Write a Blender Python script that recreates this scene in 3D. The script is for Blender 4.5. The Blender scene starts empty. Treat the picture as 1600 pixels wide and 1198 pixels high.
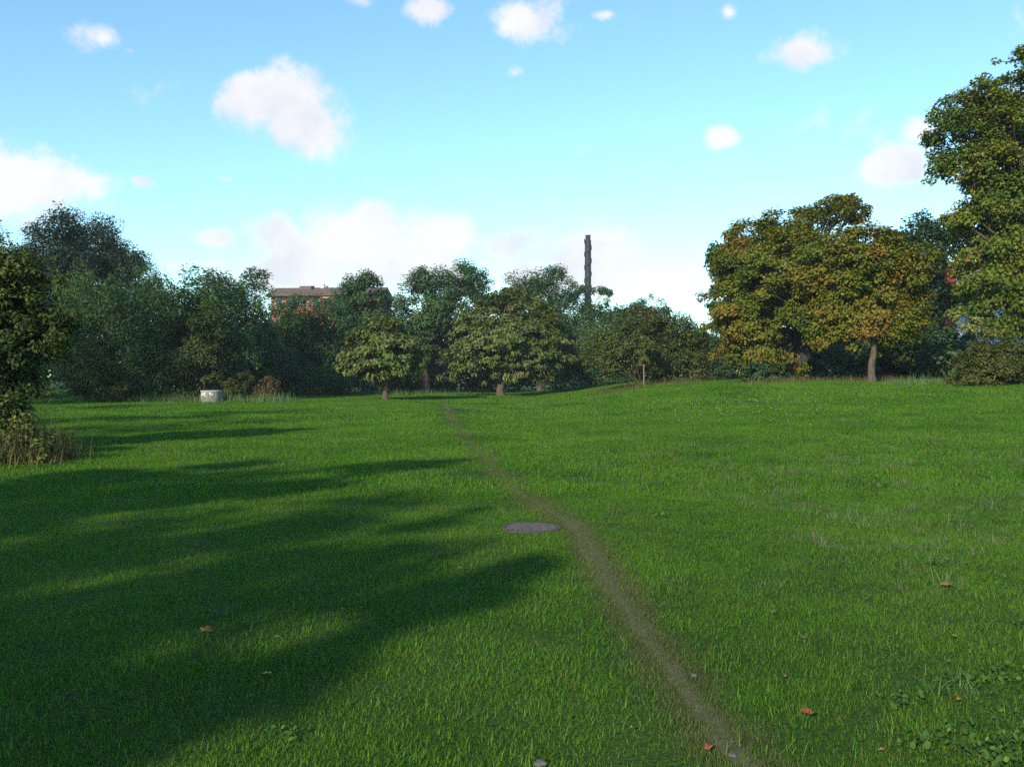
import bpy, bmesh, math
import numpy as np
from mathutils import Vector, Matrix

R = math.radians
SC = bpy.context.scene
COL = SC.collection

# ------------------------------------------------------------------ camera
F = 1443.0                      # focal length in photo pixels (1600 wide)
EYE = 1.6
HOR = 590.0
cam_d = bpy.data.cameras.new('camera')
cam_d.sensor_width = 36.0
cam_d.lens = 36.0 * F / 1600.0
cam_d.clip_start = 0.05
cam_d.clip_end = 4000
cam = bpy.data.objects.new('camera', cam_d)
COL.objects.link(cam)
cam.location = (0, 0, EYE)
cam.rotation_euler = (R(90 - 0.357), 0, 0)
SC.camera = cam

# ------------------------------------------------------------------ light
SUN_AZ = 27.0        # shadows run this many degrees right of straight ahead
SUN_EL = 24.0
to_sun = Vector((-math.sin(R(SUN_AZ)) * math.cos(R(SUN_EL)), -math.cos(R(SUN_AZ)) * math.cos(R(SUN_EL)), math.sin(R(SUN_EL))))
sun_d = bpy.data.lights.new('sun', 'SUN')
sun_d.energy = 3.7
sun_d.angle = R(0.53)
sun_d.color = (1.0, 0.86, 0.66)
sun = bpy.data.objects.new('sun', sun_d)
COL.objects.link(sun)
sun.rotation_euler = to_sun.to_track_quat('Z', 'Y').to_euler()
sun.location = (-30, -60, 60)

SC.view_settings.view_transform = 'Standard'
SC.view_settings.look = 'None'
SC.view_settings.gamma = 1.0
SC.view_settings.use_curve_mapping = False
SC.view_settings.exposure = 0.76
SKY_STRENGTH = 0.094

def build_world():
    w = bpy.data.worlds.new('World')
    SC.world = w
    w.use_nodes = True
    nt = w.node_tree
    nt.nodes.clear()
    N, L = nt.nodes.new, nt.links.new
    def math_(op, a, b=None, c=None, clamp=False):
        n = N('ShaderNodeMath'); n.operation = op; n.use_clamp = clamp
        for i, v in enumerate((a, b, c)):
            if v is None: continue
            if isinstance(v, (int, float)): n.inputs[i].default_value = v
            else: L(v, n.inputs[i])
        return n.outputs[0]
    out = N('ShaderNodeOutputWorld'); bg = N('ShaderNodeBackground')
    bg.inputs['Strength'].default_value = SKY_STRENGTH
    L(bg.outputs[0], out.inputs[0])
    sky = N('ShaderNodeTexSky'); sky.sky_type = 'NISHITA'; sky.sun_disc = False
    sky.sun_elevation = R(SUN_EL); sky.sun_rotation = R(180 + SUN_AZ)
    sky.air_density = 1.0; sky.dust_density = 0.05; sky.ozone_density = 1.0; sky.altitude = 0
    tint = N('ShaderNodeMix'); tint.data_type = 'RGBA'; tint.blend_type = 'MULTIPLY'
    tint.inputs[0].default_value = 1.0
    tint.inputs[7].default_value = (1.08, 1.46, 1.54, 1)
    L(sky.outputs[0], tint.inputs[6])
    geo = N('ShaderNodeTexCoord')
    D = geo.outputs['Generated']
    # noise that frays the cloud edges
    def noise(scale, detail, rough=0.55, vec=D):
        n = N('ShaderNodeTexNoise'); n.inputs['Scale'].default_value = scale
        n.inputs['Detail'].default_value = detail; n.inputs['Roughness'].default_value = rough
        L(vec, n.inputs['Vector']); return n
    nA = noise(15, 10, 0.64)
    nB = noise(6.5, 3)
    # clouds stand in these directions (from the photograph): px, py, half width, half height, weight
    blobs = [(455,172,64,52,1.0),(415,160,54,42,1.0),(495,200,52,44,.95),(465,230,36,24,.5),
             (40,285,90,42,1.05),(-20,290,90,55,1.05),(105,290,60,32,.9),(225,285,32,20,.6),
             (160,60,55,32,.72),(205,80,30,16,.55),(560,4,45,20,.72),(670,18,50,24,.68),(815,28,56,40,.8),
             (1255,82,75,38,.68),(1130,215,38,22,.85),(1405,258,46,30,.86),(1435,205,30,26,.7),(1370,265,28,18,.7),
             (900,235,46,30,.56),(805,115,38,20,.5),(1138,22,24,22,.58),(945,25,40,16,.5),
             (340,373,45,20,.85),(430,370,52,32,1.0),(560,372,95,45,1.1),(500,395,110,36,1.0),(700,375,70,38,1.05),(780,385,70,34,.95),
             (920,405,95,50,1.1),(450,425,120,30,1.0),(270,415,50,18,.7),(650,420,130,36,.95),(1060,440,110,42,.8),(350,280,45,12,.42),
             (1080,460,90,40,.9),(820,430,100,40,.9)]
    acc = None
    for (px, py, rw, rh, wt) in blobs:
        v = Vector(((px - 800) / F, 1.0, (HOR - py) / F)); ln = v.length; c = v / ln
        sub = N('ShaderNodeVectorMath'); sub.operation = 'SUBTRACT'; L(D, sub.inputs[0]); sub.inputs[1].default_value = c
        mul = N('ShaderNodeVectorMath'); mul.operation = 'MULTIPLY'; L(sub.outputs[0], mul.inputs[0])
        sx = ln * F / rw; sz = ln * F / rh
        mul.inputs[1].default_value = (sx, sx, sz)
        le = N('ShaderNodeVectorMath'); le.operation = 'LENGTH'; L(mul.outputs[0], le.inputs[0])
        m = math_('MULTIPLY_ADD', le.outputs['Value'], -0.70, wt * 1.12 + (0.12 if wt >= 0.9 and py < 330 else 0.0) - (0.12 if py > 330 else 0.0))
        acc = m if acc is None else math_('MAXIMUM', acc, m)
    # clouds go on round the rest of the sky, away from the photographed part
    sep = N('ShaderNodeSeparateXYZ'); L(D, sep.inputs[0])
    scl = N('ShaderNodeVectorMath'); scl.operation = 'MULTIPLY'; L(D, scl.inputs[0]); scl.inputs[1].default_value = (1, 1, 2.4)
    nC = noise(3.2, 4, 0.55, scl.outputs[0])
    rest = math_('MULTIPLY_ADD', nC.outputs['Fac'], 4.0, -2.2)
    away = math_('MULTIPLY_ADD', sep.outputs['Y'], -6.0, 4.3, clamp=True)
    rest = math_('MULTIPLY', rest, away)
    acc = math_('MAXIMUM', acc, rest)
    acc = math_('ADD', acc, math_('MULTIPLY_ADD', nA.outputs['Fac'], 1.95, -0.98))
    acc = math_('ADD', acc, math_('MULTIPLY_ADD', nB.outputs['Fac'], 0.6, -0.30))
    mr = N('ShaderNodeMapRange'); mr.interpolation_type = 'SMOOTHSTEP'
    mr.inputs['From Min'].default_value = 0.20; mr.inputs['From Max'].default_value = 0.72
    L(acc, mr.inputs['Value'])
    fac = math_('MULTIPLY', mr.outputs[0], 0.93)
    # cloud body: sunlit white with slightly grey folds
    cr = N('ShaderNodeValToRGB')
    cr.color_ramp.elements[0].position = 0.36; cr.color_ramp.elements[0].color = (0.80, 0.80, 0.87, 1)
    cr.color_ramp.elements[1].position = 0.60; cr.color_ramp.elements[1].color = (1.0, 0.985, 0.97, 1)
    nD = noise(11, 4)
    L(nD.outputs['Fac'], cr.inputs[0])
    cb = N('ShaderNodeVectorMath'); cb.operation = 'SCALE'; L(cr.outputs[0], cb.inputs[0]); cb.inputs['Scale'].default_value = 0.615 / SKY_STRENGTH
    mix = N('ShaderNodeMix'); mix.data_type = 'RGBA'
    L(fac, mix.inputs[0]); L(tint.outputs[2], mix.inputs[6]); L(cb.outputs[0], mix.inputs[7])
    L(mix.outputs[2], bg.inputs['Color'])
    w.cycles.sampling_method = 'MANUAL'; w.cycles.sample_map_resolution = 512
build_world()

SC.cycles.use_denoising = False
SC.cycles.max_bounces = 6
SC.cycles.diffuse_bounces = 3
SC.cycles.glossy_bounces = 2
SC.cycles.transmission_bounces = 3
SC.cycles.transparent_max_bounces = 4
SC.cycles.use_adaptive_sampling = True
SC.cycles.adaptive_threshold = 0.02

# ------------------------------------------------------------------ helpers
def sstep(a, b, v):
    t = np.clip((np.asarray(v, float) - a) / (b - a), 0, 1)
    return t * t * (3 - 2 * t)

def zf(x, y):
    """height of the meadow"""
    x = np.asarray(x, float); y = np.asarray(y, float)
    rise = 1.25 * sstep(0.5, 13.5, x) * sstep(9, 54, y)
    rise = rise + 0.02 * np.clip(x - 13, 0, 60) * sstep(20, 50, y)
    und = 0.030 * np.sin(x * 0.83 + 0.4 * np.sin(y * 0.31)) * np.sin(y * 0.61 + 1.3) + 0.022 * np.sin(x * 0.47 - y * 0.39 + 2.0) + 0.012 * np.sin(x * 1.25 + y * 1.05)
    und = und * (0.35 + 0.65 * sstep(2, 14, np.hypot(x, y)))
    bank = 0.25 * sstep(-9.5, -14, x) * sstep(8, 14, y) * sstep(30, 22, y)
    return rise + und + bank

def zg(x, y): return float(zf(x, y))

def mesh_np(name, V, T, mats, tint=None, smooth=False, matidx=None):
    V = np.ascontiguousarray(V, np.float32); T = np.ascontiguousarray(T, np.int32)
    k = T.shape[1]
    me = bpy.data.meshes.new(name)
    me.vertices.add(len(V)); me.vertices.foreach_set('co', V.ravel())
    me.loops.add(T.size); me.loops.foreach_set('vertex_index', T.ravel())
    me.polygons.add(len(T)); me.polygons.foreach_set('loop_start', np.arange(0, T.size, k, dtype=np.int32))
    if smooth: me.polygons.foreach_set('use_smooth', np.ones(len(T), bool))
    me.update(calc_edges=True)
    if tint is not None:
        a = me.attributes.new('tint', 'FLOAT_COLOR', 'POINT')
        c = np.ones((len(V), 4), np.float32); c[:, :tint.shape[1]] = tint
        a.data.foreach_set('color', c.ravel())
    for m in (mats if isinstance(mats, (list, tuple)) else [mats]): me.materials.append(m)
    return me

def obj(name, me, parent=None, loc=None):
    o = bpy.data.objects.new(name, me); COL.objects.link(o)
    if parent is not None: o.parent = parent
    if loc is not None: o.location = loc
    return o

def tag(o, label=None, cat=None, group=None, kind=None):
    if label: o['label'] = label
    if cat: o['category'] = cat
    if group: o['group'] = group
    if kind: o['kind'] = kind
    return o

def empty(name, loc, label, cat, group=None, rz=0):
    o = bpy.data.objects.new(name, None); COL.objects.link(o)
    o.location = loc; o.rotation_euler = (0, 0, rz); o.empty_display_size = 0.3
    return tag(o, label, cat, group)

class MB:
    """collects boxes, tubes and lathes into one mesh of quads/tris"""
    def __init__(s): s.v = []; s.f = []
    def add(s, V, Fc):
        b = len(s.v); s.v += [tuple(p) for p in V]; s.f += [tuple(b + i for i in f) for f in Fc]
    def box(s, x0, x1, y0, y1, z0, z1):
        s.add([(x0,y0,z0),(x1,y0,z0),(x1,y1,z0),(x0,y1,z0),(x0,y0,z1),(x1,y0,z1),(x1,y1,z1),(x0,y1,z1)],
              [(0,3,2,1),(4,5,6,7),(0,1,5,4),(1,2,6,5),(2,3,7,6),(3,0,4,7)])
    def lathe(s, prof, n=24, cx=0, cy=0, closed=False):
        V = []; Fc = []
        for (r, z) in prof:
            for i in range(n):
                a = 2 * math.pi * i / n; V.append((cx + r * math.cos(a), cy + r * math.sin(a), z))
        m = len(prof)
        for j in range(m if closed else m - 1):
            j2 = (j + 1) % m
            for i in range(n):
                i2 = (i + 1) % n; Fc.append((j * n + i, j * n + i2, j2 * n + i2, j2 * n + i))
        s.add(V, Fc)
    def cap(s, r, z, n=24, cx=0, cy=0):
        V = [(cx + r * math.cos(2*math.pi*i/n), cy + r * math.sin(2*math.pi*i/n), z) for i in range(n)]
        s.add(V, [tuple(range(n))])
    def tube(s, pts, rad, n=8):
        V, T = tube_np(np.array(pts, float), np.array(rad, float), n)
        s.add(V.tolist(), T.tolist())
    def mesh(s, name, mat, smooth=False, bevel=0):
        me = bpy.data.meshes.new(name); me.from_pydata(s.v, [], s.f); me.update()
        if bevel:
            bm = bmesh.new(); bm.from_mesh(me)
            bmesh.ops.bevel(bm, geom=[e for e in bm.edges if e.is_manifold and e.calc_face_angle(0) > 0.7], offset=bevel, segments=2, affect='EDGES')
            bm.to_mesh(me); bm.free()
        if smooth:
            for p in me.polygons: p.use_smooth = True
        me.materials.append(mat); return me
    def build(s, name, mat, parent=None, loc=None, **k):
        return obj(name, s.mesh(name, mat, **k), parent, loc)

def tube_np(P, rad, n=6):
    """quads of a tapered tube along a polyline"""
    m = len(P)
    T = np.gradient(P, axis=0); T /= np.linalg.norm(T, axis=1, keepdims=True) + 1e-9
    ref = np.where(np.abs(T[:, 2:3]) > 0.9, np.array([[1.0, 0, 0]]), np.array([[0, 0, 1.0]]))
    A = np.cross(T, ref); A /= np.linalg.norm(A, axis=1, keepdims=True) + 1e-9
    B = np.cross(T, A)
    ang = np.arange(n) * 2 * np.pi / n
    V = P[:, None, :] + rad[:, None, None] * (np.cos(ang)[None, :, None] * A[:, None, :] + np.sin(ang)[None, :, None] * B[:, None, :])
    V = V.reshape(-1, 3)
    j = np.arange(m - 1)[:, None] * n; i = np.arange(n)[None, :]; i2 = (i + 1) % n
    Q = np.stack([j + i, j + i2, j + n + i2, j + n + i], -1).reshape(-1, 4)
    return V, Q

# ------------------------------------------------------------------ materials
def new_mat(name):
    m = bpy.data.materials.new(name); m.use_nodes = True
    nt = m.node_tree; nt.nodes.clear()
    return m, nt, nt.nodes.new, nt.links.new

def ramp(N, stops):
    r = N('ShaderNodeValToRGB'); e = r.color_ramp.elements
    while len(e) < len(stops): e.new(0.5)
    for el, (p, c) in zip(e, stops): el.position = p; el.color = (c[0], c[1], c[2], 1)
    return r

def leaf_mat(name, stops, trans=0.32, rough=0.55, spec=0.18, per_cluster=0.5):
    m, nt, N, L = new_mat(name)
    at = N('ShaderNodeAttribute'); at.attribute_name = 'tint'
    sp = N('ShaderNodeSeparateColor'); L(at.outputs['Color'], sp.inputs[0])
    a = N('ShaderNodeMath'); a.operation = 'MULTIPLY'; a.inputs[1].default_value = 1 - per_cluster; L(sp.outputs[0], a.inputs[0])
    b = N('ShaderNodeMath'); b.operation = 'MULTIPLY_ADD'; b.inputs[1].default_value = per_cluster; L(sp.outputs[1], b.inputs[0]); L(a.outputs[0], b.inputs[2])
    r = ramp(N, stops); L(b.outputs[0], r.inputs[0])
    hs = N('ShaderNodeHueSaturation'); L(r.outputs[0], hs.inputs['Color'])
    v = N('ShaderNodeMath'); v.operation = 'MULTIPLY_ADD'; v.inputs[1].default_value = 0.5; v.inputs[2].default_value = 0.75; L(sp.outputs[2], v.inputs[0]); L(v.outputs[0], hs.inputs['Value'])
    p = N('ShaderNodeBsdfPrincipled'); p.inputs['Roughness'].default_value = rough; p.inputs['Specular IOR Level'].default_value = spec
    L(hs.outputs[0], p.inputs['Base Color'])
    t = N('ShaderNodeBsdfTranslucent')
    hs2 = N('ShaderNodeHueSaturation'); hs2.inputs['Saturation'].default_value = 1.15; hs2.inputs['Value'].default_value = 1.1; hs2.inputs['Hue'].default_value = 0.49
    L(hs.outputs[0], hs2.inputs['Color']); L(hs2.outputs[0], t.inputs['Color'])
    mx = N('ShaderNodeMixShader'); mx.inputs[0].default_value = trans
    L(p.outputs[0], mx.inputs[1]); L(t.outputs[0], mx.inputs[2])
    o = N('ShaderNodeOutputMaterial'); L(mx.outputs[0], o.inputs[0])
    return m

def plain_mat(name, c1, c2, scale=4.0, rough=0.8, bump=0.0, spec=0.3, metal=0.0, stretch=(1, 1, 1), detail=6):
    m, nt, N, L = new_mat(name)
    tc = N('ShaderNodeTexCoord'); mp = N('ShaderNodeMapping'); mp.inputs['Scale'].default_value = stretch
    L(tc.outputs['Object'], mp.inputs[0])
    n = N('ShaderNodeTexNoise'); n.inputs['Scale'].default_value = scale; n.inputs['Detail'].default_value = detail; n.inputs['Roughness'].default_value = 0.65
    L(mp.outputs[0], n.inputs['Vector'])
    r = ramp(N, [(0.3, c1), (0.7, c2)]); L(n.outputs['Fac'], r.inputs[0])
    p = N('ShaderNodeBsdfPrincipled'); p.inputs['Roughness'].default_value = rough; p.inputs['Specular IOR Level'].default_value = spec; p.inputs['Metallic'].default_value = metal
    L(r.outputs[0], p.inputs['Base Color'])
    if bump:
        b = N('ShaderNodeBump'); b.inputs['Strength'].default_value = bump; b.inputs['Distance'].default_value = 0.02
        L(n.outputs['Fac'], b.inputs['Height']); L(b.outputs[0], p.inputs['Normal'])
    o = N('ShaderNodeOutputMaterial'); L(p.outputs[0], o.inputs[0])
    return m

def brick_mat(name, c1, c2, mortar, scale=1.0):
    m, nt, N, L = new_mat(name)
    tc = N('ShaderNodeTexCoord'); mp = N('ShaderNodeMapping'); mp.inputs['Rotation'].default_value = (R(90), 0, 0)
    L(tc.outputs['Object'], mp.inputs[0])
    b = N('ShaderNodeTexBrick'); b.inputs['Scale'].default_value = scale
    b.inputs['Brick Width'].default_value = 0.25; b.inputs['Row Height'].default_value = 0.075; b.inputs['Mortar Size'].default_value = 0.008
    b.inputs['Color1'].default_value = (*c1, 1); b.inputs['Color2'].default_value = (*c2, 1); b.inputs['Mortar'].default_value = (*mortar, 1)
    L(mp.outputs[0], b.inputs['Vector'])
    p = N('ShaderNodeBsdfPrincipled'); p.inputs['Roughness'].default_value = 0.9; L(b.outputs[0], p.inputs['Base Color'])
    o = N('ShaderNodeOutputMaterial'); L(p.outputs[0], o.inputs[0])
    return m

def grass_mat(name, stops, patch_scale=0.35, trans=0.35, dead=(0.18, 0.155, 0.055), dead_amt=0.50):
    """blade colour: random per blade and per tuft, with broad patches over the meadow"""
    m, nt, N, L = new_mat(name)
    at = N('ShaderNodeAttribute'); at.attribute_name = 'tint'
    sp = N('ShaderNodeSeparateColor'); L(at.outputs['Color'], sp.inputs[0])
    oi = N('ShaderNodeObjectInfo'); g = N('ShaderNodeNewGeometry')
    n = N('ShaderNodeTexNoise'); n.inputs['Scale'].default_value = patch_scale; n.inputs['Detail'].default_value = 4; n.inputs['Roughness'].default_value = 0.6
    L(g.outputs['Position'], n.inputs['Vector'])
    def M(op, a, b, c=None):
        q = N('ShaderNodeMath'); q.operation = op
        for i, v in enumerate((a, b, c)):
            if v is None: continue
            if isinstance(v, (int, float)): q.inputs[i].default_value = v
            else: L(v, q.inputs[i])
        return q.outputs[0]
    s = M('MULTIPLY', sp.outputs[0], 0.62)
    s = M('MULTIPLY_ADD', oi.outputs['Random'], 0.22, s)
    s = M('MULTIPLY_ADD', n.outputs['Fac'], 1.1, s)
    s = M('SUBTRACT', s, 0.46)
    r = ramp(N, stops); L(s, r.inputs[0])
    # dead straw: some blades, more of them in worn patches
    n2 = N('ShaderNodeTexNoise'); n2.inputs['Scale'].default_value = 0.8; n2.inputs['Detail'].default_value = 3
    L(g.outputs['Position'], n2.inputs['Vector'])
    th = M('MULTIPLY_ADD', n2.outputs['Fac'], dead_amt, sp.outputs[1])
    dm = N('ShaderNodeMapRange'); dm.inputs['From Min'].default_value = 1.13; dm.inputs['From Max'].default_value = 1.25; L(th, dm.inputs['Value'])
    mx = N('ShaderNodeMix'); mx.data_type = 'RGBA'; L(dm.outputs[0], mx.inputs[0]); L(r.outputs[0], mx.inputs[6]); mx.inputs[7].default_value = (*dead, 1)
    p = N('ShaderNodeBsdfPrincipled'); p.inputs['Roughness'].default_value = 0.5; p.inputs['Specular IOR Level'].default_value = 0.12
    L(mx.outputs[2], p.inputs['Base Color'])
    t = N('ShaderNodeBsdfTranslucent'); L(mx.outputs[2], t.inputs['Color'])
    ms = N('ShaderNodeMixShader'); ms.inputs[0].default_value = trans
    L(p.outputs[0], ms.inputs[1]); L(t.outputs[0], ms.inputs[2])
    o = N('ShaderNodeOutputMaterial'); L(ms.outputs[0], o.inputs[0])
    return m

G_DARK, G_MID, G_YEL = (0.027, 0.094, 0.008), (0.066, 0.190, 0.011), (0.130, 0.258, 0.023)
M = {}
M['grass'] = grass_mat('lawn grass', [(0.05, G_DARK), (0.42, G_MID), (0.85, G_YEL)])
M['rough_grass'] = grass_mat('long grass', [(0.05, (0.03, 0.085, 0.025)), (0.45, (0.085, 0.18, 0.05)), (0.85, (0.19, 0.29, 0.11))], dead_amt=0.65)
M['worn_grass'] = grass_mat('trampled grass', [(0.05, (0.045, 0.085, 0.018)), (0.45, (0.095, 0.13, 0.034)), (0.85, (0.15, 0.175, 0.06))], dead=(0.19, 0.165, 0.085), dead_amt=0.72)
M['dry_weed'] = leaf_mat('dry weed stems', [(0.0, (0.05, 0.08, 0.02)), (0.45, (0.12, 0.11, 0.04)), (0.75, (0.13, 0.10, 0.048)), (1.0, (0.17, 0.12, 0.055))], trans=0.2)
M['broad_weed'] = leaf_mat('broadleaf weed', [(0.0, (0.03, 0.08, 0.015)), (0.5, (0.06, 0.14, 0.025)), (1.0, (0.13, 0.21, 0.04))], trans=0.3)

def ground_mat():
    m, nt, N, L = new_mat('meadow turf')
    g = N('ShaderNodeNewGeometry')
    n = N('ShaderNodeTexNoise'); n.inputs['Scale'].default_value = 0.35; n.inputs['Detail'].default_value = 8; n.inputs['Roughness'].default_value = 0.7
    n2 = N('ShaderNodeTexNoise'); n2.inputs['Scale'].default_value = 38; n2.inputs['Detail'].default_value = 5; n2.inputs['Roughness'].default_value = 0.7
    L(g.outputs['Position'], n.inputs['Vector']); L(g.outputs['Position'], n2.inputs['Vector'])
    r = ramp(N, [(0.3, (0.034, 0.070, 0.011)), (0.55, (0.055, 0.115, 0.016)), (0.8, (0.085, 0.135, 0.026))]); L(n.outputs['Fac'], r.inputs[0])
    r2 = ramp(N, [(0.35, (0.35, 0.35, 0.35)), (0.65, (1.25, 1.25, 1.25))]); L(n2.outputs['Fac'], r2.inputs[0])
    mx = N('ShaderNodeMix'); mx.data_type = 'RGBA'; mx.blend_type = 'MULTIPLY'; mx.inputs[0].default_value = 1.0
    L(r.outputs[0], mx.inputs[6]); L(r2.outputs[0], mx.inputs[7])
    p = N('ShaderNodeBsdfPrincipled'); p.inputs['Roughness'].default_value = 0.95; p.inputs['Specular IOR Level'].default_value = 0.1
    L(mx.outputs[2], p.inputs['Base Color'])
    b = N('ShaderNodeBump'); b.inputs['Strength'].default_value = 0.8; b.inputs['Distance'].default_value = 0.05
    L(n2.outputs['Fac'], b.inputs['Height']); L(b.outputs[0], p.inputs['Normal'])
    o = N('ShaderNodeOutputMaterial'); L(p.outputs[0], o.inputs[0])
    return m
M['ground'] = ground_mat()
M['dirt'] = plain_mat('trodden earth', (0.06, 0.062, 0.026), (0.14, 0.125, 0.065), scale=14, rough=0.95, bump=0.9, detail=9)
M['bark'] = plain_mat('bark', (0.045, 0.036, 0.026), (0.13, 0.105, 0.08), scale=9, rough=0.95, bump=0.8, stretch=(1, 1, 0.25))
M['bark_dark'] = plain_mat('dark bark', (0.018, 0.016, 0.013), (0.06, 0.052, 0.042), scale=7, rough=0.95, bump=0.6, stretch=(1, 1, 0.25))
M['bark_red'] = plain_mat('reddish bark', (0.07, 0.035, 0.028), (0.19, 0.10, 0.085), scale=7, rough=0.95, bump=0.8, stretch=(1, 1, 0.25))
M['birch'] = plain_mat('pale bark', (0.10, 0.085, 0.065), (0.24, 0.21, 0.17), scale=6, rough=0.8, stretch=(1, 1, 1.5))
M['concrete'] = plain_mat('weathered concrete', (0.17, 0.165, 0.15), (0.28, 0.27, 0.25), scale=5, rough=0.9, bump=0.4)
M['pale_concrete'] = plain_mat('pale concrete rim', (0.30, 0.29, 0.275), (0.42, 0.41, 0.39), scale=6, rough=0.9, bump=0.3)
M['iron'] = plain_mat('rusty cast iron', (0.075, 0.066, 0.060), (0.16, 0.14, 0.125), scale=12, rough=0.75, bump=0.4, metal=0.2)
M['iron_dark'] = plain_mat('dark cast iron', (0.045, 0.036, 0.036), (0.09, 0.075, 0.075), scale=12, rough=0.8, metal=0.2)
M['black_metal'] = plain_mat('black paint', (0.012, 0.012, 0.013), (0.03, 0.03, 0.03), rough=0.5)
M['grey_metal'] = plain_mat('grey painted metal', (0.25, 0.26, 0.27), (0.35, 0.36, 0.37), rough=0.5)
M['stack_steel'] = plain_mat('dark painted steel', (0.010, 0.011, 0.016), (0.018, 0.019, 0.027), scale=1.2, rough=0.6)
M['spray_white'] = plain_mat('white spray paint', (0.66, 0.66, 0.64), (0.8, 0.8, 0.78), rough=0.6)
M['spray_pink'] = plain_mat('pink spray paint', (0.45, 0.22, 0.27), (0.52, 0.27, 0.33), rough=0.6)
M['spray_teal'] = plain_mat('faded teal spray paint', (0.22, 0.34, 0.33), (0.30, 0.40, 0.39), rough=0.7)
M['red_brick'] = brick_mat('red brick', (0.44, 0.11, 0.085), (0.36, 0.085, 0.065), (0.34, 0.22, 0.19))
M['roof_tile'] = plain_mat('brown roof tile', (0.105, 0.072, 0.06), (0.16, 0.108, 0.09), scale=0.7, rough=0.85)
M['stone_trim'] = plain_mat('pale render', (0.45, 0.42, 0.39), (0.58, 0.55, 0.51), rough=0.85)
M['glass'] = plain_mat('window glass', (0.03, 0.035, 0.045), (0.05, 0.06, 0.07), rough=0.08, spec=0.6)
M['red_panel'] = plain_mat('red cladding', (0.28, 0.055, 0.045), (0.36, 0.075, 0.06), scale=2, rough=0.7)
M['pale_panel'] = plain_mat('pale blue grey cladding', (0.42, 0.50, 0.60), (0.50, 0.58, 0.68), scale=2, rough=0.6)
M['stone'] = plain_mat('grey stone', (0.06, 0.06, 0.06), (0.13, 0.13, 0.12), scale=20, rough=0.9, bump=0.4)

SPEC = {
 # stops, leaf length, width, droop, translucency
 'chestnut': (leaf_mat('chestnut leaves', [(0.0, (0.051, 0.092, 0.018)), (0.4, (0.092, 0.143, 0.030)), (0.7, (0.138, 0.170, 0.046)), (1.0, (0.218, 0.190, 0.071))], trans=0.2, spec=0.25, rough=0.5), 0.28, 0.15, 0.5),
 'maple': (leaf_mat('maple leaves turning', [(0.0, (0.044, 0.083, 0.011)), (0.35, (0.094, 0.134, 0.014)), (0.62, (0.179, 0.175, 0.019)), (0.84, (0.217, 0.138, 0.025)), (1.0, (0.226, 0.093, 0.034))], trans=0.3, per_cluster=0.62), 0.17, 0.13, 0.35),
 'maple_green': (leaf_mat('maple leaves green', [(0.0, (0.038, 0.080, 0.013)), (0.45, (0.080, 0.136, 0.018)), (0.75, (0.155, 0.180, 0.022)), (1.0, (0.22, 0.145, 0.028))], trans=0.3, per_cluster=0.6), 0.17, 0.13, 0.35),
 'dark': (leaf_mat('dark green leaves', [(0.0, (0.026, 0.060, 0.021)), (0.5, (0.045, 0.092, 0.031)), (1.0, (0.085, 0.135, 0.043))], trans=0.22), 0.16, 0.10, 0.3),
 'dark_shade': (leaf_mat('shade-darkened green leaves', [(0.0, (0.013, 0.029, 0.014)), (0.5, (0.023, 0.044, 0.021)), (1.0, (0.044, 0.068, 0.029))], trans=0.2), 0.16, 0.10, 0.3),  # greens lowered to put the tall tree's shade into its leaf colour
 'blue': (leaf_mat('blue green leaves', [(0.0, (0.033, 0.075, 0.026)), (0.5, (0.054, 0.112, 0.037)), (1.0, (0.098, 0.158, 0.053))], trans=0.22), 0.17, 0.10, 0.3),
 'willow': (leaf_mat('willow leaves', [(0.0, (0.045, 0.100, 0.030)), (0.5, (0.080, 0.150, 0.043)), (1.0, (0.131, 0.194, 0.057))], trans=0.25), 0.22, 0.05, -0.7),
 'hazel': (leaf_mat('hazel leaves', [(0.0, (0.027, 0.055, 0.018)), (0.5, (0.065, 0.100, 0.025)), (0.8, (0.138, 0.163, 0.035)), (1.0, (0.237, 0.213, 0.050))], trans=0.3), 0.070, 0.048, 0.4),
 'bush': (leaf_mat('mixed bush leaves', [(0.0, (0.036, 0.066, 0.018)), (0.45, (0.074, 0.108, 0.026)), (0.75, (0.118, 0.132, 0.038)), (1.0, (0.165, 0.135, 0.055))], trans=0.25), 0.13, 0.08, 0.3),
 'olive': (leaf_mat('olive hedge leaves', [(0.0, (0.040, 0.060, 0.014)), (0.5, (0.075, 0.095, 0.022)), (1.0, (0.13, 0.12, 0.035))], trans=0.25), 0.10, 0.06, 0.2),
 'brown': (leaf_mat('brown bramble leaves', [(0.0, (0.035, 0.045, 0.018)), (0.5, (0.085, 0.070, 0.030)), (1.0, (0.15, 0.085, 0.04))], trans=0.2), 0.12, 0.07, 0.3),
 'pale': (leaf_mat('pale yellow leaves', [(0.0, (0.10, 0.15, 0.03)), (0.5, (0.20, 0.24, 0.06)), (1.0, (0.34, 0.32, 0.12))], trans=0.4), 0.13, 0.08, 0.5),
}

# ------------------------------------------------------------------ ground, path
def axis(parts):
    out = [parts[0][0]]
    for (a, b, st) in parts:
        n = max(1, int(round((b - a) / st))); out += list(np.linspace(a, b, n + 1)[1:])
    return np.array(out)

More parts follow.
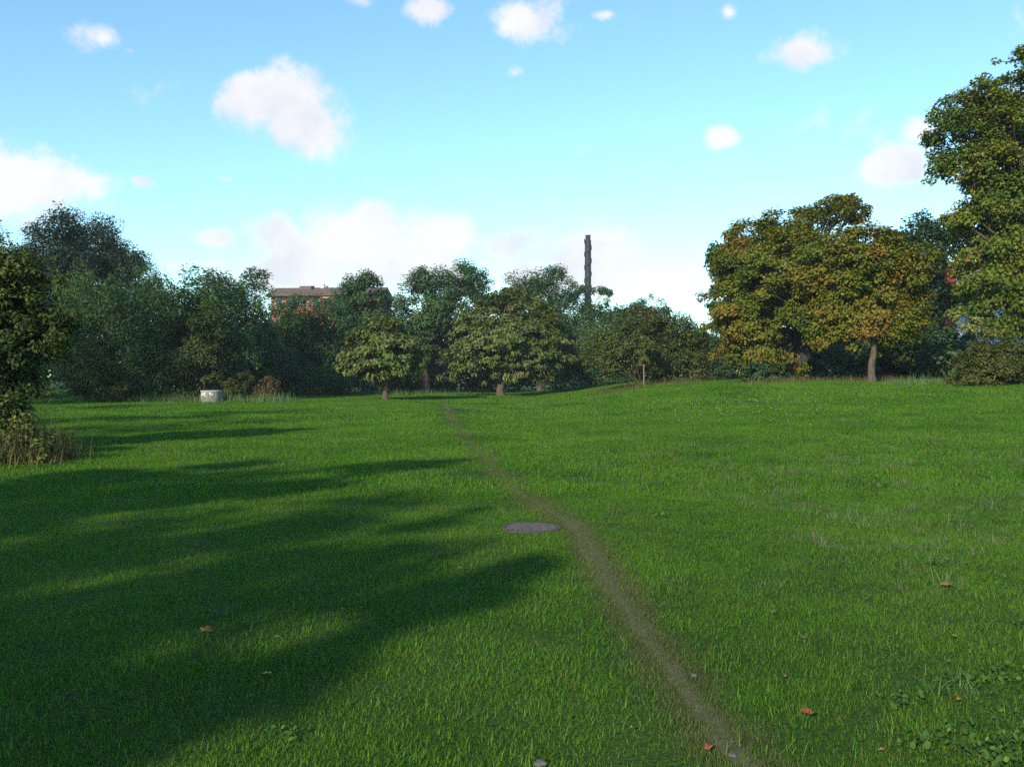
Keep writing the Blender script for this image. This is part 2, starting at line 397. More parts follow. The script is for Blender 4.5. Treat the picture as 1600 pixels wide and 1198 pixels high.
def build_ground():
    xs = axis([(-900,-300,75),(-300,-80,20),(-80,-30,2.5),(-30,-12,0.8),(-12,12,0.4),(12,32,0.8),(32,80,2.5),(80,300,20),(300,900,75)])
    ys = axis([(-150,-40,10),(-40,0,2),(0,22,0.4),(22,60,0.8),(60,130,2),(130,400,15),(400,1600,100)])
    X, Y = np.meshgrid(xs, ys)
    V = np.stack([X, Y, zf(X, Y)], -1).reshape(-1, 3)
    nx, ny = len(xs), len(ys)
    j, i = np.meshgrid(np.arange(ny - 1), np.arange(nx - 1), indexing='ij')
    a = (j * nx + i).ravel()
    Q = np.stack([a, a + 1, a + nx + 1, a + nx], -1)
    o = obj('ground', mesh_np('ground', V, Q, M['ground'], smooth=True))
    tag(o, 'wide green meadow sloping up to the trees', kind='structure')
build_ground()

def ground_at(px, py):
    """point of the meadow seen at a photo pixel (design coordinates)"""
    lo, hi = 2.0, 400.0
    for _ in range(60):
        Y = 0.5 * (lo + hi); X = (px - 800) * Y / F
        if EYE + (HOR - py) * Y / F > zg(X, Y): lo = Y
        else: hi = Y
    return X, Y

PATH_PX = [(696,628),(702,645),(714,665),(735,692),(765,725),(800,758),(840,788),(888,818),(922,850),(948,900),(972,940),(1000,985),(1040,1040),(1080,1092),(1122,1145),(1165,1198)]
path_pts = [ground_at(*p) for p in PATH_PX]
path_pts = np.array([(path_pts[0][0] - 0.6, path_pts[0][1] + 6)] + path_pts + [(1.35, 2.4), (1.8, 0.6), (2.3, -2.5)])
def resample(P, step):
    # Catmull-Rom through the points, then even steps
    out = []
    for k in range(len(P) - 1):
        p0, p1, p2, p3 = P[max(k-1,0)], P[k], P[k+1], P[min(k+2,len(P)-1)]
        n = max(2, int(np.hypot(*(p2 - p1)) / step))
        for t in np.linspace(0, 1, n, endpoint=False):
            out.append(0.5 * ((2*p1) + (-p0+p2)*t + (2*p0-5*p1+4*p2-p3)*t*t + (-p0+3*p1-3*p2+p3)*t**3))
    out.append(P[-1]); return np.array(out)
path_c = resample(path_pts, 0.12)
_rp = np.random.default_rng(5)
def build_path():
    n = len(path_c)
    T = np.gradient(path_c, axis=0); T /= np.linalg.norm(T, axis=1, keepdims=True)
    Nn = np.stack([-T[:, 1], T[:, 0]], -1)
    def rough(seed):
        r = np.random.default_rng(seed); a = r.normal(0, 1, n)
        return np.convolve(a, np.ones(5) / 5, 'same') * 0.055 + np.convolve(r.normal(0, 1, n), np.ones(25) / 25, 'same') * 0.12
    wl = np.clip(0.10 + rough(1), 0.02, 0.24); wr = np.clip(0.10 + rough(2), 0.02, 0.24)
    near = 0.7 + 0.3 * sstep(3.6, 6.5, path_c[:, 1]); wl *= near; wr *= near
    wl[:8] *= np.linspace(0.1, 1, 8); wr[:8] *= np.linspace(0.1, 1, 8)
    rows = []
    for t in (-1, -0.5, 0, 0.5, 1):
        w = np.where(t < 0, wl, wr) * t
        xy = path_c + Nn * w[:, None] * -1
        z = zf(xy[:, 0], xy[:, 1]) + 0.012 - 0.006 * abs(t)
        rows.append(np.column_stack([xy, z]))
    V = np.stack(rows, 1).reshape(-1, 3); k = 5
    j, i = np.meshgrid(np.arange(n - 1), np.arange(k - 1), indexing='ij'); a = (j * k + i).ravel()
    Q = np.stack([a, a + k, a + k + 1, a + 1], -1)
    o = obj('footpath', mesh_np('footpath', V, Q, M['dirt'], smooth=True))
    tag(o, 'narrow trodden earth footpath winding through the meadow', kind='structure')
build_path()
def path_dist(x, y):
    d = np.full(len(x), 1e9)
    for c in path_c[::2]: d = np.minimum(d, (x - c[0])**2 + (y - c[1])**2)
    return np.sqrt(d)

# ------------------------------------------------------------------ grass
PROTO = {}
def proto_collection(name, meshes):
    c = bpy.data.collections.new(name)
    for k, me in enumerate(meshes):
        o = bpy.data.objects.new('%s_%02d' % (name, k), me); c.objects.link(o)
    PROTO[name] = c; return c

def blades(n, radius, h, w, lean, seed, mat, name, seg=2, hvar=0.45, flat=0.0):
    """a patch of n bent grass blades; flat>0 lays them over"""
    r = np.random.default_rng(seed)
    rr = radius * np.sqrt(r.random(n)); aa = r.random(n) * 2 * np.pi
    base = np.stack([rr * np.cos(aa), rr * np.sin(aa), np.full(n, -0.012)], -1)
    yaw = r.random(n) * 2 * np.pi
    H = h * np.clip(1 + hvar * r.normal(0, 1, n), 0.35, 2.2); W = w * (0.7 + 0.6 * r.random(n))
    ld = np.stack([np.cos(yaw), np.sin(yaw), np.zeros(n)], -1)
    ln = lean * (0.25 + 1.15 * r.random(n)) + flat
    tang = np.stack([-np.sin(yaw + r.normal(0, .5, n)), np.cos(yaw), np.zeros(n)], -1)
    rows = []
    for s in range(seg + 1):
        t = s / seg
        up = H * (t * np.cos(np.clip(ln, 0, 1.4) * (0.62 + 0.38 * t)))
        out = H * (t * np.sin(np.clip(ln, 0, 1.4) * (0.62 + 0.38 * t)))
        c = base + ld * out[:, None] + np.stack([0*up, 0*up, up], -1)
        ww = W * (1 - t) ** 0.7 * 0.5
        if s < seg: rows += [c - tang * ww[:, None], c + tang * ww[:, None]]
        else: rows += [c]
    V = np.stack(rows, 1); k = V.shape[1]; V = V.reshape(-1, 3)
    b = np.arange(n) * k; T = []
    for s in range(seg - 1):
        q = 2 * s; T += [np.stack([b + q, b + q + 1, b + q + 3], -1), np.stack([b + q, b + q + 3, b + q + 2], -1)]
    q = 2 * (seg - 1); T += [np.stack([b + q, b + q + 1, b + q + 2], -1)]
    tint = np.repeat(r.random((n, 3)), k, axis=0)
    return mesh_np(name, V, np.concatenate(T), mat, tint)

def broad_leaves(n, radius, size, seed, mat, name, lift=0.35):
    """rosettes of small oval weed leaves"""
    r = np.random.default_rng(seed); V = []; T = []; tint = []
    for k in range(n):
        a = r.random() * 6.283; rad = radius * math.sqrt(r.random()); c = np.array([rad * math.cos(a), rad * math.sin(a), 0.01 + 0.045 * r.random()])
        yaw = r.random() * 6.283; s = size * (0.6 + 0.8 * r.random()); el = r.normal(0.45, 0.5)
        d = np.array([math.cos(yaw) * math.cos(el), math.sin(yaw) * math.cos(el), math.sin(el)]); sd = np.array([-math.sin(yaw), math.cos(yaw), 0.55 * r.normal()])
        nrm = np.cross(d, sd)
        prof = [(0, 0.0), (0.25, 0.32), (0.55, 0.42), (0.85, 0.25), (1, 0.0)]
        b = len(V)
        for t, w in prof: V += [c + d * s * t + sd * s * w - nrm * 0.0 + nrm * s * 0.12 * w, c + d * s * t + nrm * (-s * 0.1 * t * t), c + d * s * t - sd * s * w + nrm * s * 0.12 * w]
        for j in range(len(prof) - 1):
            q = b + 3 * j
            for e in (0, 1): T += [(q + e, q + e + 1, q + 3 + e + 1), (q + e, q + 3 + e + 1, q + 3 + e)]
        tint += [r.random(3)] * (3 * len(prof))
    return mesh_np(name, np.array(V), np.array(T), mat, np.array(tint))

def scatter(name, xy, rotz, scale, idx, coll, label, cat='grass', kind='stuff', zoff=0.0, tilt=None):
    n = len(xy)
    P = np.column_stack([xy, zf(xy[:, 0], xy[:, 1]) + zoff]).astype(np.float32)
    me = bpy.data.meshes.new(name); me.vertices.add(n); me.vertices.foreach_set('co', P.ravel())
    rot = np.zeros((n, 3), np.float32); rot[:, 2] = rotz
    # follow the slope of the meadow
    e = 0.2
    gx = (zf(xy[:, 0] + e, xy[:, 1]) - zf(xy[:, 0] - e, xy[:, 1])) / (2 * e); gy = (zf(xy[:, 0], xy[:, 1] + e) - zf(xy[:, 0], xy[:, 1] - e)) / (2 * e)
    c, s = np.cos(rotz), np.sin(rotz)
    rot[:, 0] = np.arctan(-gx * s + gy * c); rot[:, 1] = -np.arctan(gx * c + gy * s)
    a = me.attributes.new('rot', 'FLOAT_VECTOR', 'POINT'); a.data.foreach_set('vector', rot.ravel())
    a = me.attributes.new('scl', 'FLOAT', 'POINT'); a.data.foreach_set('value', np.asarray(scale, np.float32))
    a = me.attributes.new('idx', 'INT', 'POINT'); a.data.foreach_set('value', np.asarray(idx, np.int32))
    o = obj(name, me)
    ng = bpy.data.node_groups.new(name + '_nodes', 'GeometryNodeTree')
    ng.interface.new_socket('Geometry', in_out='INPUT', socket_type='NodeSocketGeometry')
    ng.interface.new_socket('Geometry', in_out='OUTPUT', socket_type='NodeSocketGeometry')
    N, L = ng.nodes.new, ng.links.new
    gi, go = N('NodeGroupInput'), N('NodeGroupOutput')
    ci = N('GeometryNodeCollectionInfo'); ci.inputs['Collection'].default_value = coll; ci.inputs['Separate Children'].default_value = True; ci.inputs['Reset Children'].default_value = True
    ip = N('GeometryNodeInstanceOnPoints'); ip.inputs['Pick Instance'].default_value = True
    def na(nm, ty):
        q = N('GeometryNodeInputNamedAttribute'); q.data_type = ty; q.inputs['Name'].default_value = nm; return q.outputs['Attribute']
    L(gi.outputs[0], ip.inputs['Points']); L(ci.outputs[0], ip.inputs['Instance'])
    L(na('idx', 'INT'), ip.inputs['Instance Index']); L(na('rot', 'FLOAT_VECTOR'), ip.inputs['Rotation']); L(na('scl', 'FLOAT'), ip.inputs['Scale'])
    L(ip.outputs[0], go.inputs[0])
    md = o.modifiers.new('scatter', 'NODES'); md.node_group = ng
    return tag(o, label, cat, kind=kind)

def frustum_points(y0, y1, dens, seed, side=0.66, pad=1.2):
    r = np.random.default_rng(seed)
    area = (side * (y0 + y1) + 2 * pad) * (y1 - y0)
    n = int(area * dens * 1.0)
    # even in area: sample in a rectangle and keep what the wedge holds
    W = side * y1 + pad
    m = int(2 * W * (y1 - y0) * dens)
    x = (r.random(m) * 2 - 1) * W; y = y0 + r.random(m) * (y1 - y0)
    k = np.abs(x) < side * y + pad
    return np.column_stack([x[k], y[k]]), r

MANHOLE = ground_at(830, 826)
def build_grass():
    lawn = proto_collection('lawn_patch', [blades(270, 0.19, 0.028, 0.0046, 1.2, 100 + k, M['grass'], 'lawn_patch', hvar=0.4) for k in range(5)]
                            + [blades(220, 0.19, 0.038, 0.0048, 1.3, 120 + k, M['grass'], 'lawn_patch', hvar=0.45) for k in range(3)])
    mid = proto_collection('meadow_patch', [blades(320, 0.42, 0.048, 0.0090, 1.1, 200 + k, M['grass'], 'meadow_patch', hvar=0.5) for k in range(6)])
    far = proto_collection('far_patch', [blades(320, 1.1, 0.060, 0.020, 0.85, 300 + k, M['grass'], 'far_patch', hvar=0.55) for k in range(6)])
    rough = proto_collection('tussock', [blades(70, 0.11, 0.125, 0.0056, 1.0, 400 + k, M['rough_grass'], 'tussock', seg=3, hvar=0.4, flat=0.15) for k in range(5)])
    worn = proto_collection('worn_patch', [blades(110, 0.10, 0.026, 0.0038, 1.0, 500 + k, M['worn_grass'], 'worn_patch', hvar=0.4, flat=0.3) for k in range(4)])
    weed = proto_collection('weed_patch', [broad_leaves(30, 0.12, 0.025, 600 + k, M['broad_weed'], 'weed_patch') for k in range(4)])
    def clear(xy, path_w, r):
        d = path_dist(xy[:, 0], xy[:, 1]); dm = np.hypot(xy[:, 0] - MANHOLE[0], xy[:, 1] - MANHOLE[1])
        # grass thins out over the trodden strip
        keep = r.random(len(xy)) < np.clip((d - path_w[0]) / (path_w[1] - path_w[0]), 0.45 * sstep(6.0, 3.6, xy[:, 1]), 1)
        return xy[keep & (dm > path_w[2])]
    xy, r = frustum_points(2.3, 13, 85, 1); xy = clear(xy, (0.02, 0.24, 0.33), r)
    n = len(xy); scatter('lawn', xy, r.random(n) * 6.28, 0.75 + 0.5 * r.random(n), r.integers(0, 8, n), lawn, 'short green lawn grass in the foreground')
    xy, r = frustum_points(12.5, 34, 12, 2); xy = clear(xy, (0.05, 0.38, 0.62), r)
    n = len(xy); scatter('meadow_grass', xy, r.random(n) * 6.28, 0.8 + 0.5 * r.random(n), r.integers(0, 6, n), mid, 'short green grass across the middle of the meadow')
    xy, r = frustum_points(33, 95, 2.0, 3, pad=3); xy = clear(xy, (0.5, 1.4, 0.5), r)
    n = len(xy); scatter('far_grass', xy, r.random(n) * 6.28, 0.8 + 0.5 * r.random(n), r.integers(0, 6, n), far, 'short green grass towards the far trees')
    # long matted tussocks right of the path
    xy, r = frustum_points(3.0, 26, 8.0, 4)
    nz = np.sin(xy[:, 0] * 1.7 + 1.1 * np.sin(xy[:, 1] * 1.3)) * np.sin(xy[:, 1] * 1.15 + 0.7 * xy[:, 0])
    pr = sstep(0.8, 3.5, xy[:, 0] - 0.05 * xy[:, 1]) * sstep(3.8, 7.5, xy[:, 1]) * sstep(24, 14, xy[:, 1]) * sstep(-0.5, 0.4, nz) + 0.03 * (nz > 0)
    d = path_dist(xy[:, 0], xy[:, 1])
    xy = xy[(r.random(len(xy)) < pr) & (d > 0.6)]
    n = len(xy); scatter('matted_grass', xy, r.random(n) * 6.28, 0.6 + 0.6 * r.random(n), r.integers(0, 5, n), rough, 'longer matted grass tufts right of the footpath')
    # trampled turf on the path
    k = _rp.integers(0, len(path_c), 20000); off = _rp.normal(0, 0.09, (20000, 2)); xy = path_c[k] + off
    xy = xy[(xy[:, 1] > 2.3) & (xy[:, 1] < 45) & (_rp.random(len(xy)) < 0.75 + 0.25 * sstep(3.6, 6.5, xy[:, 1]))]; dm = np.hypot(xy[:, 0] - MANHOLE[0], xy[:, 1] - MANHOLE[1]); xy = xy[dm > 0.42]
    n = len(xy); scatter('trampled_grass', xy, _rp.random(n) * 6.28, 0.7 + 0.6 * _rp.random(n), _rp.integers(0, 4, n), worn, 'thin trampled grass along the footpath', zoff=0.008)
    # broadleaf weeds: the corner bottom right and scattered
    xy, r = frustum_points(2.4, 22, 2.0, 6)
    cx, cy = ground_at(1590, 1170)
    pr = 0.05 + 0.20 * sstep(0.5, 3, xy[:, 0])
    xy1 = xy[(r.random(len(xy)) < pr) & (path_dist(xy[:, 0], xy[:, 1]) > 0.4) & (np.hypot(xy[:, 0] - MANHOLE[0], xy[:, 1] - MANHOLE[1]) > 0.6)]
    c2 = np.column_stack([cx + 0.15 + 0.34 * r.normal(0, 1, 46), cy - 0.1 + 0.26 * r.normal(0, 1, 46)])
    xy = np.concatenate([xy1, c2]); n = len(xy)
    sc = np.concatenate([0.6 + 0.5 * r.random(len(xy1)), 0.7 + 0.5 * r.random(46)])
    scatter('low_weeds', xy, r.random(n) * 6.28, sc, r.integers(0, 4, n), weed, 'low broad-leaved weeds growing among the grass', 'weeds')
build_grass()

# ------------------------------------------------------------------ trees
def leaf_cloud(clusters, crad, per, spec, seed, center, flat=0.85, size=1.0, crand=None):
    """kite-shaped folded leaves gathered in clumps"""
    mat, LL, LW, droop = SPEC[spec]
    r = np.random.default_rng(seed)
    m = len(clusters)
    cnt = np.maximum(6, (per * (crad / crad.mean()) ** 2 * (0.6 + 0.8 * r.random(m))).astype(int))
    ci = np.repeat(np.arange(m), cnt); n = len(ci)
    g = r.normal(0, 1, (n, 3)); g /= np.linalg.norm(g, axis=1, keepdims=True)
    rad = r.random(n) ** 0.42
    off = g * rad[:, None] * crad[ci][:, None]; off[:, 2] *= flat
    P = clusters[ci] + off
    outw = P - center; outw /= np.linalg.norm(outw, axis=1, keepdims=True) + 1e-6
    nrm = 0.55 * outw + 0.55 * g + np.array([0, 0, 0.75]) + r.normal(0, 0.55, (n, 3))
    nrm /= np.linalg.norm(nrm, axis=1, keepdims=True)
    d = 0.8 * outw + 0.5 * g + r.normal(0, 0.6, (n, 3)); d[:, 2] -= droop * 1.3
    d -= nrm * (d * nrm).sum(1, keepdims=True) * 0.85; d /= np.linalg.norm(d, axis=1, keepdims=True) + 1e-6
    s = np.cross(nrm, d); s /= np.linalg.norm(s, axis=1, keepdims=True) + 1e-6
    up = np.cross(d, s)
    size = size * 1.3
    L = LL * size * (0.65 + 0.7 * r.random(n))[:, None]; W = LW * size * (0.65 + 0.7 * r.random(n))[:, None] * 0.5
    V = np.stack([P - d * L * 0.5, P + s * W + up * W * 0.35, P + d * L * 0.5 - up * L * 0.12, P - s * W + up * W * 0.35], 1).reshape(-1, 3)
    b = np.arange(n) * 4
    T = np.concatenate([np.stack([b, b + 1, b + 2], -1), np.stack([b, b + 2, b + 3], -1)])
    cr = r.random(m) if crand is None else crand
    t = np.column_stack([r.random(n), cr[ci], r.random(n)])
    return V, T, np.repeat(t, 4, axis=0), mat

def sample_lobes(lobes, n, r, shell=0.55):
    w = np.array([(l[3] * l[4] * l[5]) ** (2 / 3) for l in lobes]); k = r.choice(len(lobes), n, p=w / w.sum())
    A = np.array(lobes)
    g = r.normal(0, 1, (n, 3)); g /= np.linalg.norm(g, axis=1, keepdims=True)
    rad = np.where(r.random(n) < shell, 0.72 + 0.30 * r.random(n), r.random(n) ** 0.5 * 0.8)
    return A[k, :3] + g * rad[:, None] * A[k, 3:6], k

def tree(name, label, cat, base, lobes, spec, leaves, seed, trunk_r=0.22, fork=None, bark='bark', group=None, crad=None, per=70, size=1.0, lean=(0, 0), shell=0.55, flat=0.85, crown_name='crown', trunk_name='trunk', multi=0, hue=None, bough=6.5, spread=1.2, fill=0.30):
    """lobes: world ellipsoids (x, y, z, rx, ry, rz)"""
    r = np.random.default_rng(seed)
    bx, by = base; bz = zg(bx, by)
    root = empty(name, (bx, by, bz), label, cat, group)
    o3 = np.array([bx, by, bz])
    A = np.array(lobes, float)
    zmin = (A[:, 2] - A[:, 5]).min(); ctr = (A[:, :3] * A[:, 3:4]).sum(0) / A[:, 3].sum()
    mean_r = (A[:, 3] * A[:, 4] * A[:, 5]).mean() ** (1 / 3)
    cr0 = crad if crad else float(np.clip(mean_r * 0.33, 0.25, 1.0))
    leaves = int(leaves * 1.22)
    m = max(12, int(leaves / per))
    # boughs: flattened sprays of clumps that overlap like shelves, with gaps between them
    nb = max(5, int(m / bough))
    B, kb = sample_lobes(lobes, nb, r, max(shell, 0.7))
    oB = B - ctr; oB /= np.linalg.norm(oB, axis=1, keepdims=True) + 1e-6
    pn = 0.45 * oB + np.array([0, 0, 0.8]) + r.normal(0, 0.22, (nb, 3)); pn /= np.linalg.norm(pn, axis=1, keepdims=True)
    br = spread * mean_r * (0.30 + 0.28 * r.random(nb))
    bi = np.sort(r.integers(0, nb, m))
    g = r.normal(0, 1, (m, 3)); g -= pn[bi] * (g * pn[bi]).sum(1, keepdims=True); g /= np.linalg.norm(g, axis=1, keepdims=True) + 1e-6
    q = np.sqrt(r.random(m))
    C = B[bi] + g * (q * br[bi])[:, None] + pn[bi] * (r.normal(0, 0.14, m) * br[bi] - 0.22 * q * q * br[bi])[:, None]
    k = kb[bi]
    # the rest of the clumps fill the body of the crown between the boughs
    fi = r.random(m) < fill; Cf, _ = sample_lobes(lobes, m, r, 0.45); nearest = np.array([np.argmin(((B - c) ** 2).sum(1)) for c in Cf])
    C[fi] = Cf[fi]; bi = np.where(fi, nearest, bi); k = kb[bi]; q = np.where(fi, 0.2, q)
    C[:, 2] = np.maximum(C[:, 2], zf(C[:, 0], C[:, 1]) + cr0 * 0.45)
    crs = cr0 * (0.55 + 0.75 * r.random(m)) * (1.15 - 0.4 * q)
    # cluster hue drifts with place so that whole boughs turn together
    ph = r.random(3) * 6.28
    bh = r.normal(0, 0.15, nb)
    drift = 0.5 + bh[bi] + 0.22 * np.sin(C[:, 0] * 1.1 / max(mean_r, 1) * 1.6 + ph[0]) * np.cos(C[:, 2] * 1.9 / max(mean_r, 1) + ph[1]) + 0.12 * r.normal(0, 1, m)
    if hue is not None: drift = drift + hue
    V, T, tint, mat = leaf_cloud(C, crs, per, spec, seed + 1, ctr - np.array([0, 0, mean_r * 0.4]), flat=flat, size=size, crand=np.clip(drift, 0, 1))
    obj(crown_name, mesh_np(crown_name, V - o3, T, mat, tint), root)
    # trunk, limbs to every lobe, twigs to every clump
    parts = []
    fz = fork if fork is not None else max(bz + 0.35, zmin + 0.25 * (ctr[2] - zmin))
    top = np.array([bx + lean[0], by + lean[1], max(fz, bz + 0.3)])
    if multi:
        starts = [np.array([bx + 0.35 * mean_r * math.cos(a), by + 0.35 * mean_r * math.sin(a), bz - 0.1]) for a in r.random(multi) * 6.28]
    else:
        starts = [None]
        nseg = 6; t = np.linspace(0, 1, nseg)[:, None]
        P = np.array([bx, by, bz - 0.15]) * (1 - t) + top * t
        wob = r.normal(0, trunk_r * 0.25, (nseg, 3)); wob[0] = 0; wob[:, 2] = 0; P = P + wob
        rad = trunk_r * (1.0 - 0.25 * t[:, 0]); rad[0] *= 1.45; rad[1] *= 1.04
        parts.append(tube_np(P, rad, 10)); top = P[-1]
    lobe_mid = []
    for q, l in enumerate(A):
        s0 = top if not multi else starts[q % multi]
        e = l[:3] + np.array([0, 0, -0.15 * l[5]])
        t = np.linspace(0, 1, 7)[:, None]; d = e - s0
        ctrl = s0 + d * np.array([0.30, 0.30, 0.62])
        P = (1 - t) ** 2 * s0 + 2 * t * (1 - t) * ctrl + t * t * e + r.normal(0, 0.05 * mean_r, (7, 3)) * np.sin(t * np.pi)
        r0 = trunk_r * (0.42 if not multi else 0.8)
        parts.append(tube_np(P, r0 * (1 - 0.75 * t[:, 0]), 6)); lobe_mid.append(P)
    rr = max(0.008, trunk_r * 0.075)
    for c in range(nb):
        s0 = lobe_mid[kb[c]][r.integers(2, 6)]; e = B[c] - pn[c] * 0.1 * br[c]
        mid = s0 * 0.5 + e * 0.5 + r.normal(0, 0.07 * mean_r, 3) + np.array([0, 0, 0.05 * mean_r])
        parts.append(tube_np(np.array([s0, mid, e]), np.array([rr * 2.2, rr * 1.7, rr * 1.1]), 4))
    for c in range(m):
        s0 = B[bi[c]]; e = C[c]; mid = s0 * 0.5 + e * 0.5 + r.normal(0, 0.03 * mean_r, 3)
        parts.append(tube_np(np.array([s0, mid, e]), np.array([rr, rr * 0.7, rr * 0.3]), 3))
    VV = []; QQ = []; b = 0
    for v, q in parts: VV.append(v); QQ.append(q + b); b += len(v)
    obj(trunk_name, mesh_np(trunk_name, np.concatenate(VV) - o3, np.concatenate(QQ), M[bark], smooth=True), root)
    return root

def px_lobes(Y, specs, depth=0.9, seed=0):
    """(px, py, half width, half height[, depth offset]) at distance Y -> world ellipsoids"""
    r = np.random.default_rng(seed + 77); out = []; k = Y / F
    for s in specs:
        rx, rz = s[2] * k, s[3] * k; ry = depth * 0.5 * (rx + rz)
        dy = s[4] if len(s) > 4 else r.normal(0, 0.25 * rx)
        # keep the lobe's direction while it moves in depth
        y = Y + dy; kk = y / F
        out.append(((s[0] - 800) * kk, y, EYE + (HOR - s[1]) * kk, s[2] * kk, ry, s[3] * kk))
    return out

def ptree(name, label, cat, Y, px, specs, spec, leaves, seed, **k):
    return tree(name, label, cat, ((px - 800) * Y / F, Y), px_lobes(Y, specs, k.pop('depth', 0.9), seed), spec, leaves, seed, **k)

SH = dict(fill=0.55, bough=5, crown_name='foliage', trunk_name='stems', multi=4, trunk_r=0.05, bark='bark_dark')

def build_trees():
    # --- left side
    ptree('hazel_tree', 'yellow-green leafy small tree at the left edge of the photo', 'tree', 20, -15,
          [(0,462,56,56),(-45,520,90,90),(45,530,50,52),(15,595,48,52),(-60,445,80,65),(-55,625,90,60),(78,515,38,40),(28,412,40,26),(56,455,36,32),(98,495,20,20)], 'hazel', 44000, 11, trunk_r=0.12, per=60, crad=0.24, flat=0.7)
    ptree('bramble_bush', 'low green bramble under the left edge tree', 'bush', 18.6, 5, [(-15,640,45,32),(20,645,22,22),(-50,655,45,40)], 'hazel', 6000, 12, **SH)
    ptree('tall_tree', 'tall dark round-topped tree behind the left hedge', 'tree', 88, 120,
          [(120,374,70,48),(65,398,42,44),(175,398,44,42),(120,425,95,50),(205,418,26,26),(90,470,90,60),(190,465,50,50)], 'dark_shade', 40000, 13, fill=0.5, trunk_r=0.45, bark='bark_dark', size=1.25)
    ptree('tall_tree', 'dark tree cut off by the left frame edge', 'tree', 72, -30, [(-30,405,48,60),(-60,450,70,80),(-20,500,50,80)], 'dark', 12000, 14, trunk_r=0.3, bark='bark_dark', size=1.2)
    ptree('willow_bush', 'rounded grey-green willow bush with upright twigs behind the lawn', 'bush', 63, 175,
          [(168,478,70,56),(120,485,45,50),(222,452,34,32),(205,500,40,45,4.0),(130,535,58,70),(215,540,58,75),(170,580,85,45),(105,560,40,55)], 'willow', 26000, 15, **{**SH, 'multi': 5}, flat=1.2)
    ptree('hedge_tree', 'dark green tree with feathery top behind the concrete ring', 'tree', 67, 300,
          [(262,475,52,50),(318,470,48,44),(300,535,70,70),(352,530,42,70),(250,560,50,60),(340,450,25,26),(290,590,90,35)], 'blue', 30000, 16, fill=0.5, trunk_r=0.2, bark='bark_dark', fork=1.0)
    ptree('bush', 'lighter green bush just behind the concrete ring', 'bush', 63.5, 322, [(322,535,36,48),(332,500,24,26),(310,575,40,32)], 'bush', 9000, 17, **SH, hue=-0.3)
    ptree('bush', 'low olive bush at the foot of the willow', 'bush', 59.8, 178, [(178,592,46,30),(140,605,28,17),(216,600,26,22)], 'olive', 10000, 18, **SH, hue=-0.25)
    ptree('bush', 'low dark bush beside the concrete ring', 'bush', 62.5, 372, [(365,602,22,19),(388,600,18,18)], 'olive', 4000, 19, **SH, hue=-0.4)
    ptree('bramble_bush', 'reddish brown bramble at the hedge foot left of the chestnuts', 'bush', 63, 418, [(418,604,20,15),(400,607,14,10)], 'brown', 3500, 20, **SH)
    ptree('slender_tree', 'slender tree with a small crown beside the red building', 'tree', 74, 400,
          [(402,444,20,22),(380,470,26,26),(388,505,45,45),(400,550,50,50),(375,585,50,32)], 'blue', 20000, 21, fill=0.5, trunk_r=0.16, fork=2.0)
    ptree('hedge_bush', 'broad bush mass below the red building', 'bush', 82, 470,
          [(455,497,48,34),(506,496,42,33),(440,550,58,50),(512,558,50,50),(470,590,70,24)], 'blue', 24000, 22, **{**SH, 'multi': 6})
    ptree('ash_tree', 'bluish tree with a ragged top right of the red building', 'tree', 93, 571,
          [(566,440,30,20),(556,470,44,30),(602,476,32,24),(572,515,60,42),(540,480,20,22),(540,545,36,36),(610,535,40,40)], 'blue', 24000, 23, fill=0.5, trunk_r=0.34, fork=4.0, size=1.2)
    ptree('ash_tree', 'wide tree with a reddish trunk and umbrella-like top between the chestnuts', 'tree', 95, 665,
          [(722,423,26,15),(664,440,32,22),(704,452,48,24),(740,440,18,14),(682,488,66,42),(650,530,46,38),(722,538,44,40),(750,470,24,24)], 'blue', 30000, 24, fill=0.5, trunk_r=0.42, fork=4.2, bark='bark_red', size=1.2)
    # --- chestnuts
    ptree('chestnut_tree', 'smaller chestnut with drooping brownish leaves left of the footpath', 'tree', 66, 603,
          [(598,514,30,24),(568,545,36,28),(634,546,34,28),(602,558,58,36),(548,572,18,18),(652,572,14,20),(600,584,46,14)], 'chestnut', 19000, 25, trunk_r=0.20, fork=2.4, per=40, crad=0.42, flat=0.6, size=0.85)
    ptree('chestnut_tree', 'larger broad chestnut with brownish leaves at the end of the footpath', 'tree', 80, 783,
          [(792,478,52,27),(752,508,46,32),(834,508,42,32),(790,538,80,42),(722,560,32,26),(852,555,32,28),(788,570,78,20)], 'chestnut', 28000, 26, trunk_r=0.33, fork=3.0, per=40, crad=0.5, flat=0.6, size=0.85)
    # --- behind the chestnuts
    ptree('background_tree', 'dark round tree behind the larger chestnut', 'tree', 104, 845,
          [(862,446,36,30),(812,448,32,22),(832,480,55,40),(882,490,36,42),(830,540,60,50),(885,545,40,50)], 'dark', 26000, 27, fill=0.5, trunk_r=0.35, size=1.2)
    ptree('airy_tree', 'thin airy tree at the foot of the tall chimney', 'tree', 112, 925,
          [(938,455,13,16),(902,458,20,20),(936,482,18,20),(915,490,25,22)], 'blue', 6000, 28, trunk_r=0.2, shell=0.3, size=1.15)
    ptree('background_tree', 'dark green tree right of the chimney foot', 'tree', 85, 945,
          [(948,500,36,26),(900,540,40,46),(972,510,36,34),(930,560,60,40)], 'blue', 18000, 29, fill=0.5, trunk_r=0.2)
    ptree('background_tree', 'distant tree with a flat twig top above the middle bushes', 'tree', 98, 1015, [(1018,469,20,8),(996,480,22,13),(1030,495,32,20),(1010,530,40,40)], 'blue', 8000, 30, trunk_r=0.2)
    ptree('bush', 'tall brownish green bush on the mound behind the young birch', 'bush', 67, 995, [(1002,512,46,36),(946,545,36,42),(1002,560,60,36),(975,520,30,30)], 'bush', 22000, 31, **{**SH, 'multi': 5})
